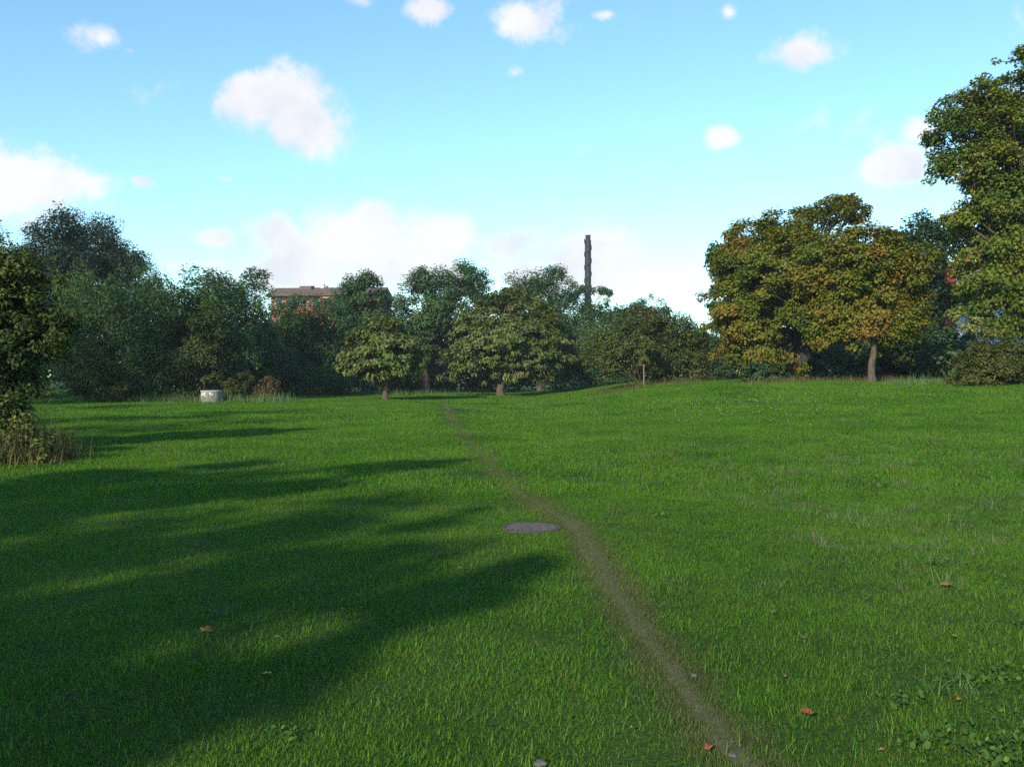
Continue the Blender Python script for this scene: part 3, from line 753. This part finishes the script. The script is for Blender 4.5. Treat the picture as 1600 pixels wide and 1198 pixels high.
    ptree('bush', 'rounded dull green bush at the right end of the mound', 'bush', 69, 1065, [(1058,526,40,38),(1086,540,26,38),(1052,568,48,28),(1090,570,22,22)], 'bush', 15000, 32, **SH, hue=-0.25)
    ptree('young_birch', 'young birch with a thin pale trunk on the mound', 'tree', 64.2, 1006, [(1003,545,18,26),(1008,525,13,20),(998,562,14,10)], 'bush', 2600, 33, trunk_r=0.055, fork=2.9, bark='birch', hue=-0.1)
    ptree('bush', 'dark bush in the gap left of the big maple', 'bush', 84, 1130, [(1116,545,32,38),(1162,545,44,44),(1135,570,45,22)], 'dark', 12000, 34, **SH)
    # --- right side
    ptree('background_tree', 'dark tree showing along the left edge of the big maple', 'tree', 68, 1200, [(1136,395,26,40),(1124,446,24,42),(1132,505,24,32),(1160,460,40,60)], 'dark', 9000, 35, fill=0.5, trunk_r=0.25, bark='bark_dark', size=1.25)
    ptree('maple_tree', 'big broad maple turning yellow and orange', 'tree', 58, 1252,
          [(1200,368,54,42),(1292,330,50,25,2.0),(1162,424,46,56),(1252,404,66,56),(1152,492,36,42),(1222,482,60,52),(1182,535,40,38,-1.0),(1212,560,32,24,-1.5),(1192,578,40,18,-0.5),(1150,550,26,30),(1235,490,26,26,-2.0),(1190,430,50,50,-2.5),(1330,330,18,18),(1275,470,40,50)], 'maple', 66000, 36, trunk_r=0.40, fork=4.2, bark='bark_dark', per=60, flat=0.6, crad=0.6, size=0.82)
    ptree('maple_tree', 'yellowish maple with a bare grey trunk standing in dry grass', 'tree', 50, 1363,
          [(1352,385,52,36),(1302,420,48,46),(1402,420,46,46),(1342,458,76,48),(1300,502,44,34),(1372,508,60,28),(1412,490,38,40)], 'maple', 56000, 37, trunk_r=0.20, fork=4.0, per=60, hue=0.0, flat=0.6, crad=0.55, size=0.82)
    ptree('background_tree', 'dark tree between the yellow maple and the tallest tree', 'tree', 64, 1450, [(1428,365,40,34),(1468,366,26,34),(1420,420,60,50),(1452,480,55,50),(1400,520,60,45)], 'dark', 18000, 38, fill=0.5, trunk_r=0.3, bark='bark_dark', size=1.15)
    ptree('tall_maple_tree', 'tallest tree in the photo, green maple at the right frame edge', 'tree', 47, 1625,
          [(1632,100,48,50),(1550,165,44,46),(1496,190,46,46),(1506,258,40,36),(1582,256,66,62),(1545,350,56,48),(1624,380,80,90),(1524,425,38,44),(1592,470,52,40),(1660,200,80,120),(1500,345,30,26),(1660,480,70,70),(1580,508,36,18),(1605,310,60,45),(1552,300,40,32),(1572,200,56,54),(1560,400,50,40),(1528,468,26,22)], 'maple_green', 92000, 39, trunk_r=0.42, fork=5.5, per=60, crad=0.56, shell=0.7, flat=0.65, size=0.82, hue=0.1)
    ptree('hedge_bush', 'dense olive-brown hawthorn bush below the tallest tree', 'bush', 43, 1540, [(1530,568,34,34),(1512,588,22,17),(1556,580,30,26)], 'olive', 15000, 40, **SH)
    ptree('hedge_bush', 'olive bush cut off by the right frame edge', 'bush', 43.5, 1600, [(1588,560,28,38),(1612,575,34,32),(1640,565,40,42)], 'olive', 13000, 41, **SH)
    ptree('sapling', 'sapling with pale yellow leaves in front of the panelled building', 'tree', 44, 1530, [(1528,494,26,7),(1540,522,24,13),(1496,490,9,9),(1510,510,18,5)], 'pale', 800, 42, trunk_r=0.04, fork=3.2, crad=0.22, per=20)
    ptree('bush', 'shaded bush at the foot of the big maple', 'bush', 56, 1205, [(1185,585,26,20),(1215,580,26,22)], 'dark', 4000, 49, **SH)
    for j, (px, py, rx, rz, Y, lab) in enumerate([(1235,560,40,22,74,'dark bush seen under the big maple'), (1300,552,60,40,72,'dark undergrowth bush behind the yellow maple trunk'),
            (1390,545,60,48,69,'dark undergrowth bush right of the grey maple trunk'), (1470,550,45,45,60,'shaded bush left of the hawthorn')]):
        if j == 0: continue
        ptree('bush', lab, 'bush', Y, px, [(px, py, rx, rz), (px - rx * .5, py + rz * .4, rx * .6, rz * .6), (px + rx * .5, py + rz * .4, rx * .6, rz * .6)], 'dark', 9000, 50 + j, **SH)
    # --- trees beside and behind the camera whose shadows fall on the meadow
    def wt(label, x, y, H, rad, cb, seed, leaves=6000, spec='dark'):
        z = zg(x, y); hz = (H - cb) / 2
        nl = max(2, int((H - cb) / max(1.3 * rad, 1.2)))
        zs = np.linspace(z + cb + rad * .8, z + H - rad * .7, nl); rl = rad * np.linspace(1.0, 0.8, nl)
        lob = [(x + .25 * rad * math.sin(2.1 * q), y + .25 * rad * math.cos(1.7 * q), zz, rl[q], rl[q], max(1.15 * rad, .75 * (H - cb) / nl)) for q, zz in enumerate(zs)]
        tree('shade_tree', label, 'tree', (x, y), lob, spec, leaves, seed, trunk_r=0.25, fork=cb + 0.6, size=1.35, spread=0.8, fill=0.9)
    for q, (n_, w_, tip, cb, lab) in enumerate([(3.55, 0.50, 5.9, 2.0, 'slender tree behind the camera whose shade points to the manhole'), (5.5, 0.7, 8.6, 2.0, 'thin tree behind the camera shading the middle left grass'),
            (7.1, 1.0, 8.0, 1.5, 'young tree behind the camera with a narrow crown'), (9.2, 1.2, 14.2, 2.0, 'tallest of the trees behind the camera on the left'), (12.4, 1.4, 12.5, 2.0, 'tree behind the camera at the outer left'),
            (4.5, 1.7, 5.6, 1.0, 'low bushy tree behind the camera shading the near corner'), (10.6, 2.6, 11.6, 1.0, 'round tree behind the camera shading the lower left'),
            (7.2, 1.9, 7.6, 1.0, 'second round tree behind the camera beside the slender ones')]):
        a_ = -18.0 - 1.5 * (q % 2); sa, ca = math.sin(R(SUN_AZ)), math.cos(R(SUN_AZ))
        wt(lab, sa * a_ - ca * n_, ca * a_ + sa * n_, (tip - a_) * math.tan(R(SUN_EL)), w_, cb, 61 + 20 * q, (4700 if w_ > 1.6 else 8000) if w_ > 1 else (4200 if q == 0 else 4600))
    wt('slim tall tree behind the camera shading the right edge', -8.2, -20.5, 20.0, 1.1, 17.0, 65, 3000)
    wt('tree beyond the left frame edge shading the lawn', -22, 8, 12, 4.0, 1.2, 66)
    wt('taller tree beyond the left frame edge shading the far lawn', -28, 12, 14.7, 5.0, 2, 70)
    wt('broad tree beyond the left frame edge beside the hedge', -36, 24, 12, 4.5, 1.5, 73)
    wt('tall tree beyond the left frame edge shading the hedge', -37, 44, 16, 6, 2, 67)
    wt('second tall tree beyond the left frame edge near the hedge', -38, 40, 14, 4.5, 2, 68)
    wt('tallest tree beyond the left frame edge behind the hedge', -51, 69, 21, 7, 2, 75)
    wt('further tall tree beyond the left frame edge', -60, 74, 21, 7, 2, 76)
    wt('tall tree far out beyond the left frame edge', -46, 50, 16, 6, 2, 69)
build_trees()

def undergrowth(name, label, segs, spec, leaves, seed, size=1.6):
    """continuous thicket that closes the view below the crowns"""
    r = np.random.default_rng(seed); lob = []
    for (px0, px1, Y, top) in segs:
        n = max(2, int((px1 - px0) / 26))
        for px in np.linspace(px0, px1, n):
            t = top + r.normal(0, 8); x = (px - 800) * Y / F; zt = EYE + (HOR - t) * Y / F; zb = zg(x, Y)
            lob.append((x, Y + r.normal(0, 1.5), (zt + zb) / 2, 26 * Y / F, 2.0, (zt - zb) / 2))
    C, k = sample_lobes(lob, int(leaves / 70), r, 0.5)
    C[:, 2] = np.maximum(C[:, 2], zf(C[:, 0], C[:, 1]) + 0.3)
    V, T, tint, mat = leaf_cloud(C, 1.1 * (0.6 + 0.8 * r.random(len(C))), 70, spec, seed + 1, np.array([0, 300.0, -60]), size=size)
    tag(obj(name, mesh_np(name, V, T, mat, tint)), label, 'undergrowth', kind='stuff')
undergrowth('undergrowth', 'dense dark undergrowth behind the chestnuts and hedge', [(-60, 300, 78, 470), (-60, 300, 72, 520), (280, 560, 86, 492), (400, 900, 108, 500), (540, 900, 112, 500), (860, 1130, 96, 525), (1100, 1215, 100, 540), (380, 680, 99, 578)], 'dark', 110000, 71, 2.0)
undergrowth('thicket', 'dark thicket behind the maples on the right', [(1265, 1520, 66, 535), (1480, 1640, 58, 545), (1225, 1500, 80, 490)], 'dark', 30000, 72, 1.8)

# ------------------------------------------------------------------ tall weeds and dry grass
def weed_clump(name, label, pts, h, n_each, spread, mat, seed, width=0.01, cat='grass', kind=None, group=None):
    r = np.random.default_rng(seed); Vs = []; Ts = []; ti = []; b = 0
    c0 = np.array([np.mean([p[0] for p in pts]), np.mean([p[1] for p in pts])]); z0 = zg(*c0)
    for (x, y, hs) in pts:
        n = n_each
        px = x + r.normal(0, spread, n); py = y + r.normal(0, spread, n); pz = zf(px, py)
        yaw = r.random(n) * 6.28; H = h * hs * np.clip(1 + 0.4 * r.normal(0, 1, n), 0.3, 1.8); ln = 0.15 + 0.75 * r.random(n)
        W = width * (0.5 + r.random(n)); tg = np.stack([-np.sin(yaw), np.cos(yaw), 0 * yaw], -1); rows = []
        for t in (0, 0.5, 1):
            a = ln * (0.3 + 0.7 * t); c = np.stack([px + np.cos(yaw) * H * t * np.sin(a), py + np.sin(yaw) * H * t * np.sin(a), pz - 0.02 + H * t * np.cos(a)], -1)
            w = (W * (1 - 0.85 * t))[:, None]; rows += [c - tg * w, c + tg * w]
        V = np.stack(rows, 1).reshape(-1, 3); k = np.arange(n) * 6
        T = np.concatenate([np.stack([k, k + 1, k + 3, k + 2], -1), np.stack([k + 2, k + 3, k + 5, k + 4], -1)]) + b
        Vs.append(V); Ts.append(T); ti.append(np.repeat(r.random((n, 3)), 6, axis=0)); b += len(V)
    V = np.concatenate(Vs) - np.array([c0[0], c0[1], z0])
    o = obj(name, mesh_np(name, V, np.concatenate(Ts), mat, np.concatenate(ti)), loc=(c0[0], c0[1], z0))
    return tag(o, label, cat, group, kind)

def build_weeds():
    r = np.random.default_rng(9)
    pts = []
    for px, Y, hs in [(-30,18,1.0),(0,17.6,.9),(25,17.4,.85),(50,17.6,.9),(70,17.8,.8),(88,18.0,.6),(10,18.6,1.1),(45,18.8,1.1),(75,19,.9),(-20,17.0,.7),(15,16.9,.6),(60,17.2,.5)]:
        pts.append(((px - 800) * Y / F, Y, hs))
    weed_clump('weed_bank', 'bank of dry brown weeds and tall grass at the left frame edge', pts, 0.62, 190, 0.28, M['dry_weed'], 81, 0.008, 'weeds', 'stuff')
    C = np.array([(x, y, zg(x, y) + 0.25) for x, y, h in pts]); C = np.repeat(C, 2, axis=0) + r.normal(0, 0.22, (24, 3)); C[:, 2] = np.abs(C[:, 2])
    V, T, tint, mat = leaf_cloud(C, np.full(24, 0.3), 90, 'hazel', 82, np.array([-10, 18, -1.0]))
    tag(obj('nettle_leaves', mesh_np('nettle_leaves', V, T, mat, tint)), 'green nettle leaves low in the weed bank at the left edge', 'weeds', kind='stuff')
    def row(px0, px1, Y, n, hv, jit=1.0):
        out = []
        for px in np.linspace(px0, px1, n):
            y = Y + r.normal(0, jit); out.append(((px + r.normal(0, 3) - 800) * y / F, y, hv * (0.7 + 0.6 * r.random())))
        return out
    weed_clump('dry_grass', 'tall dry grass around the foot of the grey maple trunk', row(1170, 1420, 53, 50, 0.8), 0.34, 60, 0.4, M['dry_weed'], 83, 0.012, 'grass', 'stuff')
    weed_clump('verge_grass', 'short yellowish weeds along the foot of the mound bushes', row(930, 1095, 64, 26, 0.7), 0.42, 60, 0.45, M['dry_weed'], 84, 0.014, 'grass', 'stuff')
    weed_clump('verge_grass', 'rough grass along the foot of the left hedge', row(110, 450, 60.5, 60, 0.7, 0.8), 0.7, 60, 0.5, M['rough_grass'], 85, 0.014, 'grass', 'stuff')
    weed_clump('verge_grass', 'shaded rough grass left of the hawthorn bush', row(1400, 1560, 45, 26, 0.6, 0.8), 0.55, 50, 0.4, M['rough_grass'], 86, 0.012, 'grass', 'stuff')
    weed_clump('verge_grass', 'rough grass beneath the chestnuts', row(545, 760, 86, 30, 0.6, 2), 0.6, 50, 0.6, M['rough_grass'], 87, 0.02, 'grass', 'stuff')
    # daisies far out on the slope
    me = MB(); n = 0
    for q in range(120):
        px = r.normal(1180, 130); py = r.normal(636, 12)
        if py < 612 or py > 690: continue
        x, y = ground_at(px, py); z = zg(x, y) + 0.07; s = 0.012 + 0.012 * r.random()
        me.add([(x + s * math.cos(a), y + s * math.sin(a), z + 0.006 * math.sin(a * 2)) for a in np.arange(6) * 1.047] + [(x, y, z + 0.012)], [(i, (i + 1) % 6, 6) for i in range(6)])
    tag(me.build('daisies', M['spray_white']), 'tiny white daisies dotted over the slope on the right', 'flowers', kind='stuff')
build_weeds()

# ------------------------------------------------------------------ buildings and chimney
def red_building():
    Y = 150.0; k = Y / F
    x0, x1 = (414 - 800) * k, (596 - 800) * k
    root = empty('brick_building', ((x0 + x1) / 2, Y, 0), 'red brick building with brown roof above the hedge', 'building', rz=R(-4))
    L = x1 - x0; h = L / 2; ez, rz, dp = 15.15, 16.75, 11.0
    w = MB(); w.box(-h + 0.7, h - 0.4, 0.5, dp - 0.5, 0, ez); w.build('wall', M['red_brick'], root)
    w = MB(); w.box(h - 9.9, h - 6.2, -0.35, 0.49, 0, ez - 0.45); w.build('stair_bay', M['red_brick'], root)
    # roof: two pitches with thickness
    m = MB(); e = 0.5
    m.add([(-h, -e, ez - .1), (h, -e, ez - .1), (h, dp / 2, rz), (-h, dp / 2, rz), (-h, dp + e, ez - .1), (h, dp + e, ez - .1),
           (-h, -e, ez - .3), (h, -e, ez - .3), (-h, dp + e, ez - .3), (h, dp + e, ez - .3)],
          [(0, 1, 2, 3), (3, 2, 5, 4), (6, 7, 1, 0), (4, 5, 9, 8), (0, 3, 4, 8, 6), (1, 7, 9, 5, 2), (6, 8, 9, 7)])
    rf = m.build('roof', M['roof_tile'], root)
    c = MB(); c.box(-0.28, 0.28, -0.3, 0.3, -0.6, 0.45); c.box(-0.34, 0.34, -0.36, 0.36, 0.45, 0.56)
    c.build('chimney', M['stone_trim'], rf, ((490 - 505) * k, dp / 2 - 0.2, rz))
    c = MB(); c.box(-0.2, 0.2, -0.2, 0.2, -0.5, 0.25); c.build('vent', M['roof_tile'], rf, ((496.5 - 505) * k, dp / 2, rz))
    c = MB(); c.add([(-1.1, -1.4, -.5), (1.1, -1.4, -.5), (1.1, -1.4, .12), (-.8, -1.4, .12), (-1.1, .6, -.3), (1.1, .6, -.3), (1.1, .6, .32), (-.6, .6, .32)],
                   [(0,1,2,3),(4,7,6,5),(0,4,5,1),(1,5,6,2),(2,6,7,3),(3,7,4,0)])
    c.build('roof_hatch', M['roof_tile'], rf, ((465 - 505) * k, dp / 2 - 0.4, rz))
    g = MB(); g.box(-h + .2, h - .2, -e - .12, -e - 0.002, ez - .30, ez - .14); g.build('gutter', M['roof_tile'], root)
    fr = MB(); fr.box(-.62, .62, -.05, .06, -.8, .8); frm = fr.mesh('window', M['stone_trim'])
    gl = MB(); gl.box(-.52, -.03, -.07, 0, -.7, .7); glm = gl.mesh('pane', M['glass'])
    for row in range(4):
        for q in range(8):
            xx = -h + 2.0 + q * (L - 3.6) / 7.5; yy = 0.49
            if h - 10.2 < xx < h - 5.7: yy = -0.36
            win = obj('window', frm, root, (xx, yy, ez - 1.35 - row * 3.3))
            for s in (0, 0.55): obj('pane', glm, win, (s, 0, 0))
red_building()

def right_building():
    Y = 64.0; k = Y / F
    root = empty('apartment_block', ((1560 - 800) * k, Y, zg(35, 64)), 'red and pale blue panelled building glimpsed behind the tallest tree', 'building', rz=R(3))
    X = lambda px: (px - 1560) * k
    z = lambda py: EYE + (HOR - py) * k - zg(35, 64)
    H = z(418)
    w = MB(); w.box(X(1474), X(1680), 0.3, 11, 0, H); w.build('wall', M['stone_trim'], root)
    w = MB(); w.box(X(1473), X(1489.5), 0, 0.29, 0, H); w.build('red_pier', M['red_panel'], root)
    w = MB(); w.tube([(X(1491.3), 0.12, 0), (X(1491.3), 0.12, H)], [0.07, 0.07], 10); w.build('downpipe', M['black_metal'], root)
    w = MB(); w.box(X(1472), X(1682), -0.25, 11.2, H + .003, H + 0.35); w.build('roof', M['black_metal'], root)
    floors = [(z(520), z(479)), (z(466), z(426)), (z(578), z(534))]
    for px in range(1494, 1680, 30):
        for (a, b) in floors:
            p = MB(); p.box(X(px), X(px + 13), 0.1, 0.29, a - .45, b + .45); pa = p.build('panel', M['pale_panel'], root)
            g = MB(); g.box(X(px + 14.2), X(px + 28), 0.16, 0.29, a, b); g2 = g.build('window', M['pale_panel'], root)
            g = MB(); g.box(X(px + 15.2), X(px + 20.6), 0.12, 0.158, a + .1, b - .1); g.box(X(px + 21.6), X(px + 27), 0.12, 0.158, a + .1, b - .1); g.build('pane', M['glass'], g2)
            g = MB(); g.box(X(px + 14.2), X(px + 28), 0.13, 0.29, a - .44, a - .01); g.build('spandrel', M['red_panel'], root)
right_building()

def chimney():
    Y = 250.0; k = Y / F
    x = (918.6 - 800) * k; top = EYE + (HOR - 368) * k; rr = 0.86
    root = empty('chimney_stack', (x, Y, 0), 'tall dark steel chimney with a spiral fin above the trees', 'chimney')
    m = MB(); m.lathe([(rr, 0), (rr, top - 1.3), (rr * .78, top - 1.3), (rr * .78, top), (rr * .68, top), (rr * .68, top - 1.5)], 32); m.build('flue', M['stack_steel'], root, smooth=False)
    # spiral fin
    per = 20.5 * k; P = []; ro = rr + 0.17; z0, z1 = top - 22.5, top - 1.5
    n = int((z1 - z0) / per * 40)
    V = []; Fc = []
    for i in range(n + 1):
        z = z0 + (z1 - z0) * i / n; a = 2 * math.pi * (z - z1) / per + math.pi * 1.0
        ca, sa = math.cos(a), math.sin(a)
        V += [(rr * .97 * ca, rr * .97 * sa, z - .75), (ro * ca, ro * sa, z - .38), (ro * ca, ro * sa, z + .38), (rr * .97 * ca, rr * .97 * sa, z + .75)]
        if i: b = 4 * (i - 1); Fc += [(b + q, b + q + 1, b + q + 5, b + q + 4) for q in range(3)]
    m = MB(); m.add(V, Fc); m.build('spiral_fin', M['stack_steel'], root, smooth=True)
    for zz in (top - 0.08,):
        m = MB(); m.lathe([(rr * .8, zz - .12), (rr * .86, zz - .12), (rr * .86, zz + .1), (rr * .8, zz + .1)], 32, closed=True); m.build('rim', M['black_metal'], root)
chimney()

# ------------------------------------------------------------------ small things on the meadow
def concrete_ring():
    x, y = ground_at(330, 628.3); z = zg(x, y)
    root = empty('concrete_ring', (x, y, z), 'grey concrete well ring with graffiti standing before the hedge', 'well ring')
    r0, h = 0.645, 0.76
    m = MB(); m.lathe([(r0, -0.05), (r0 + .004, 0.05), (r0, 0.3), (r0, h - 0.09), (r0 - 0.1, h - .09), (r0 - .1, -0.05)], 48, closed=True); m.build('ring_wall', M['concrete'], root, smooth=False)
    m = MB(); m.lathe([(r0 + .012, h - .088), (r0 + .014, h - .01), (r0 + .004, h), (r0 - .1, h), (r0 - .11, h - .088)], 48, closed=True); m.build('rim', M['pale_concrete'], root)
    def stroke(pts, w, mat, nm):
        # flat paint stroke bent round the wall: (angle from facing the camera, height)
        V = []; Fc = []
        P = np.array(pts, float)
        for i, (a, zz) in enumerate(P):
            t = P[min(i + 1, len(P) - 1)] - P[max(i - 1, 0)]; t = t * np.array([r0, 1]); t /= np.linalg.norm(t) + 1e-9
            for s in (-1, 1):
                aa = a + s * (-t[1]) * w / r0; q = zz + s * t[0] * w
                V.append(((r0 + .004) * math.sin(aa), -(r0 + .004) * math.cos(aa), q))
            if i: Fc.append((2*i-2, 2*i-1, 2*i+1, 2*i))
        me = MB(); me.add(V, Fc); me.build(nm, mat, root)
    for a in (-0.78, -0.62, -0.50): stroke([(a, .62), (a + .02, .55), (a - .01, .44)], .022, M['spray_white'], 'graffiti')
    stroke([(-.20, .62), (-.30, .62), (-.36, .55), (-.34, .46), (-.26, .40)], .024, M['spray_white'], 'graffiti')
    stroke([(.12, .62), (.24, .60), (.20, .50), (.12, .50), (.20, .54), (.42, .50), (.46, .58)], .024, M['spray_white'], 'graffiti')
    for a in (-1.0, -0.9): stroke([(a, .52), (a + .05, .38), (a, .25)], .03, M['spray_pink'], 'graffiti')
    stroke([(.66, .50), (.80, .44), (.72, .34), (.86, .28)], .035, M['spray_teal'], 'graffiti')
concrete_ring()

def manhole():
    x, y = MANHOLE; z = zg(x, y) + 0.012
    root = empty('manhole_cover', (x, y, z), 'round rusty manhole cover in the grass beside the footpath', 'manhole cover', rz=R(12))
    m = MB(); m.lathe([(.325, -.06), (.325, .004), (.315, .010), (.285, .010), (.285, -.06)], 40, closed=True); m.build('frame', M['iron_dark'], root)
    m = MB(); m.lathe([(.278, -.05), (.278, .002), (.272, .006)], 40); m.cap(.272, .006, 40); lid = m.build('lid', M['iron'], root)
    for q in range(13):
        xx = -0.24 + q * 0.04; hl = math.sqrt(max(0.0, .262**2 - xx * xx))
        if hl > .05:
            b = MB(); b.box(xx - .011, xx + .011, -hl, hl, .0065, .014); b.build('rib', M['iron'], lid, bevel=.002)
manhole()

def posts():
    for (px, py, h, lab) in [(717, 616.5, 1.0, 'thin black post with a pale cap left of the larger chestnut'), (735.5, 617, 0.45, 'short black stub post beside the thin black post')]:
        x, y = ground_at(px, py); z = zg(x, y)
        root = empty('post', (x, y, z), lab, 'post')
        m = MB(); m.lathe([(.055, -.1), (.055, h - .06), (.045, h - .04)], 14); m.cap(.045, h - .04, 14); m.build('shaft', M['black_metal'], root)
        m = MB(); m.lathe([(.062, h - .075), (.062, h - .02), (.04, h), (.001, h + .005)], 14); m.build('cap', M['grey_metal' if h > .8 else 'black_metal'], root)
posts()

def fallen_leaf(px, py, size, col, curl, yaw, label, lobed=True, seed=0):
    r = np.random.default_rng(seed)
    x, y = ground_at(px, py); z = zg(x, y) + 0.032
    size *= 0.68
    m = MB(); n = 28; V = [(0, 0, 0)]; Fc = []
    for i in range(n):
        a = 2 * math.pi * i / n
        rad = 0.5 * (0.62 + 0.38 * abs(math.cos(2.5 * a)) ** 0.7 if lobed else 0.85) * (1 + 0.08 * r.normal())
        X, Yv = rad * math.cos(a) * (1.25 if not lobed else 1.05), rad * math.sin(a) * (0.6 if not lobed else 0.95)
        V.append((X * size, Yv * size, size * (curl * Yv * Yv * 2.2 + 0.35 * curl * X * X + 0.03 * r.normal())))
    V.append((-0.85 * size, 0, 0.02 * size)); V.append((-0.45 * size, .015 * size, 0)); V.append((-0.45 * size, -.015 * size, 0))
    Fc = [(0, 1 + i, 1 + (i + 1) % n) for i in range(n)] + [(n + 1, n + 2, n + 3)]
    m.add(V, Fc)
    o = m.build('fallen_leaf', col, None, (x, y, z), smooth=True)
    o.rotation_euler = (r.normal(0, .15), r.normal(0, .15), yaw)
    s = o.modifiers.new('thickness', 'SOLIDIFY'); s.thickness = 0.0008
    tag(o, label, 'leaf', 'fallen leaves on the grass')

def build_fallen():
    C = lambda n, a, b: plain_mat(n, a, b, scale=30, rough=0.7)
    tan = C('tan dead leaf', (0.20, 0.105, 0.04), (0.36, 0.21, 0.10)); red = C('red brown dead leaf', (0.15, 0.045, 0.022), (0.27, 0.09, 0.045))
    ora = C('orange dead leaf', (0.22, 0.10, 0.02), (0.33, 0.16, 0.035)); yel = C('yellow dead leaf', (0.42, 0.33, 0.10), (0.52, 0.42, 0.15)); brn = C('brown dead leaf', (0.16, 0.09, 0.04), (0.28, 0.17, 0.08))
    fallen_leaf(1479, 922, 0.125, tan, 1.8, 0.1, 'large curled tan leaf on the grass right of the footpath', False, 1)
    fallen_leaf(1262, 1126, 0.088, red, 2.2, -0.8, 'curled red-brown leaf near the lower right of the grass', False, 2)
    fallen_leaf(1108, 1180, 0.055, red, 0.8, 0.9, 'small orange-red leaf on the near end of the footpath', True, 3)
    fallen_leaf(1208, 963, 0.072, tan, 0.7, 1.4, 'pale crumpled leaf upright in the grass right of the path', True, 4)
    fallen_leaf(321, 993, 0.115, ora, 0.5, 0.3, 'orange maple leaf in the shaded grass on the left', True, 5)
    fallen_leaf(416, 1061, 0.068, yel, 0.3, 0.5, 'yellow-tan oval leaf in the shaded grass', False, 6)
    fallen_leaf(1255, 1004, 0.05, brn, 0.6, 2.0, 'small brown leaf below the pale crumpled leaf', True, 7)
    fallen_leaf(1580, 1050, 0.055, brn, 0.8, 1.0, 'small dull brown leaf near the right frame edge', True, 8)
    fallen_leaf(1501, 1103, 0.04, ora, 0.8, 0.2, 'tiny orange leaf scrap above the corner weeds', True, 9)
    fallen_leaf(183, 750, 0.09, yel, 0.4, 0.2, 'single pale yellow leaf on the far left grass', True, 10)
    fallen_leaf(1352, 746, 0.05, yel, 0.3, 0.2, 'bright yellow speck of a leaf on the right slope', True, 11)
build_fallen()

def leaf_litter():
    r = np.random.default_rng(44); m = MB()
    for q in range(150):
        px = r.uniform(-40, 1640); py = 612 + 590 * r.random() ** 1.6
        x, y = ground_at(px, py); z = zg(x, y) + 0.02 + 0.025 * r.random(); s_ = 0.008 + 0.014 * r.random(); a = r.random() * 6.28
        c, sn = math.cos(a) * s_, math.sin(a) * s_; t = 0.5 * s_ * r.normal()
        m.add([(x - c, y - sn, z), (x + .5 * sn, y - .5 * c, z + abs(t)), (x + c, y + sn, z + t), (x - .5 * sn, y + .5 * c, z + .3 * abs(t))], [(0, 1, 2), (0, 2, 3)])
    tag(m.build('leaf_litter', plain_mat('brown leaf scraps', (0.10, 0.065, 0.03), (0.24, 0.17, 0.08), scale=3, rough=0.8)), 'tiny dry leaf scraps scattered over the meadow', 'leaf litter', kind='stuff')
leaf_litter()

def stones():
    r = np.random.default_rng(3)
    for (px, py, s, lab) in [(845, 1200, .024, 'grey stone half sunk in the near grass'), (1085, 1060, .016, 'small grey stone beside the footpath'), (1146, 1186, .016, 'grey pebble on the near end of the footpath'), (446, 621, .14, 'pale stone at the lawn edge before the hedge')]:
        x, y = ground_at(px, py); bm = bmesh.new(); bmesh.ops.create_icosphere(bm, subdivisions=2, radius=s)
        for v in bm.verts: v.co = Vector((v.co.x * 1.2, v.co.y, v.co.z * .6)) * (1 + 0.1 * r.normal())
        me = bpy.data.meshes.new('stone'); bm.to_mesh(me); bm.free(); me.materials.append(M['stone'])
        tag(obj('stone', me, None, (x, y, zg(x, y) + s * .3 + .01)), lab, 'stone', 'loose stones')
stones()

def haze():
    m, nt, N, L = new_mat('haze')
    v = N('ShaderNodeVolumePrincipled'); v.inputs['Density'].default_value = 0.00026; v.inputs['Color'].default_value = (0.72, 0.88, 1.0, 1); v.inputs['Anisotropy'].default_value = 0.0
    o = N('ShaderNodeOutputMaterial'); L(v.outputs[0], o.inputs['Volume'])
    b = MB(); b.box(-950, 950, -160, 1650, -1.2, 44); h = b.build('haze', m)
    tag(h, 'thin bluish haze in the air over the meadow', 'haze', kind='stuff')
haze()
SC.cycles.volume_bounces = 0
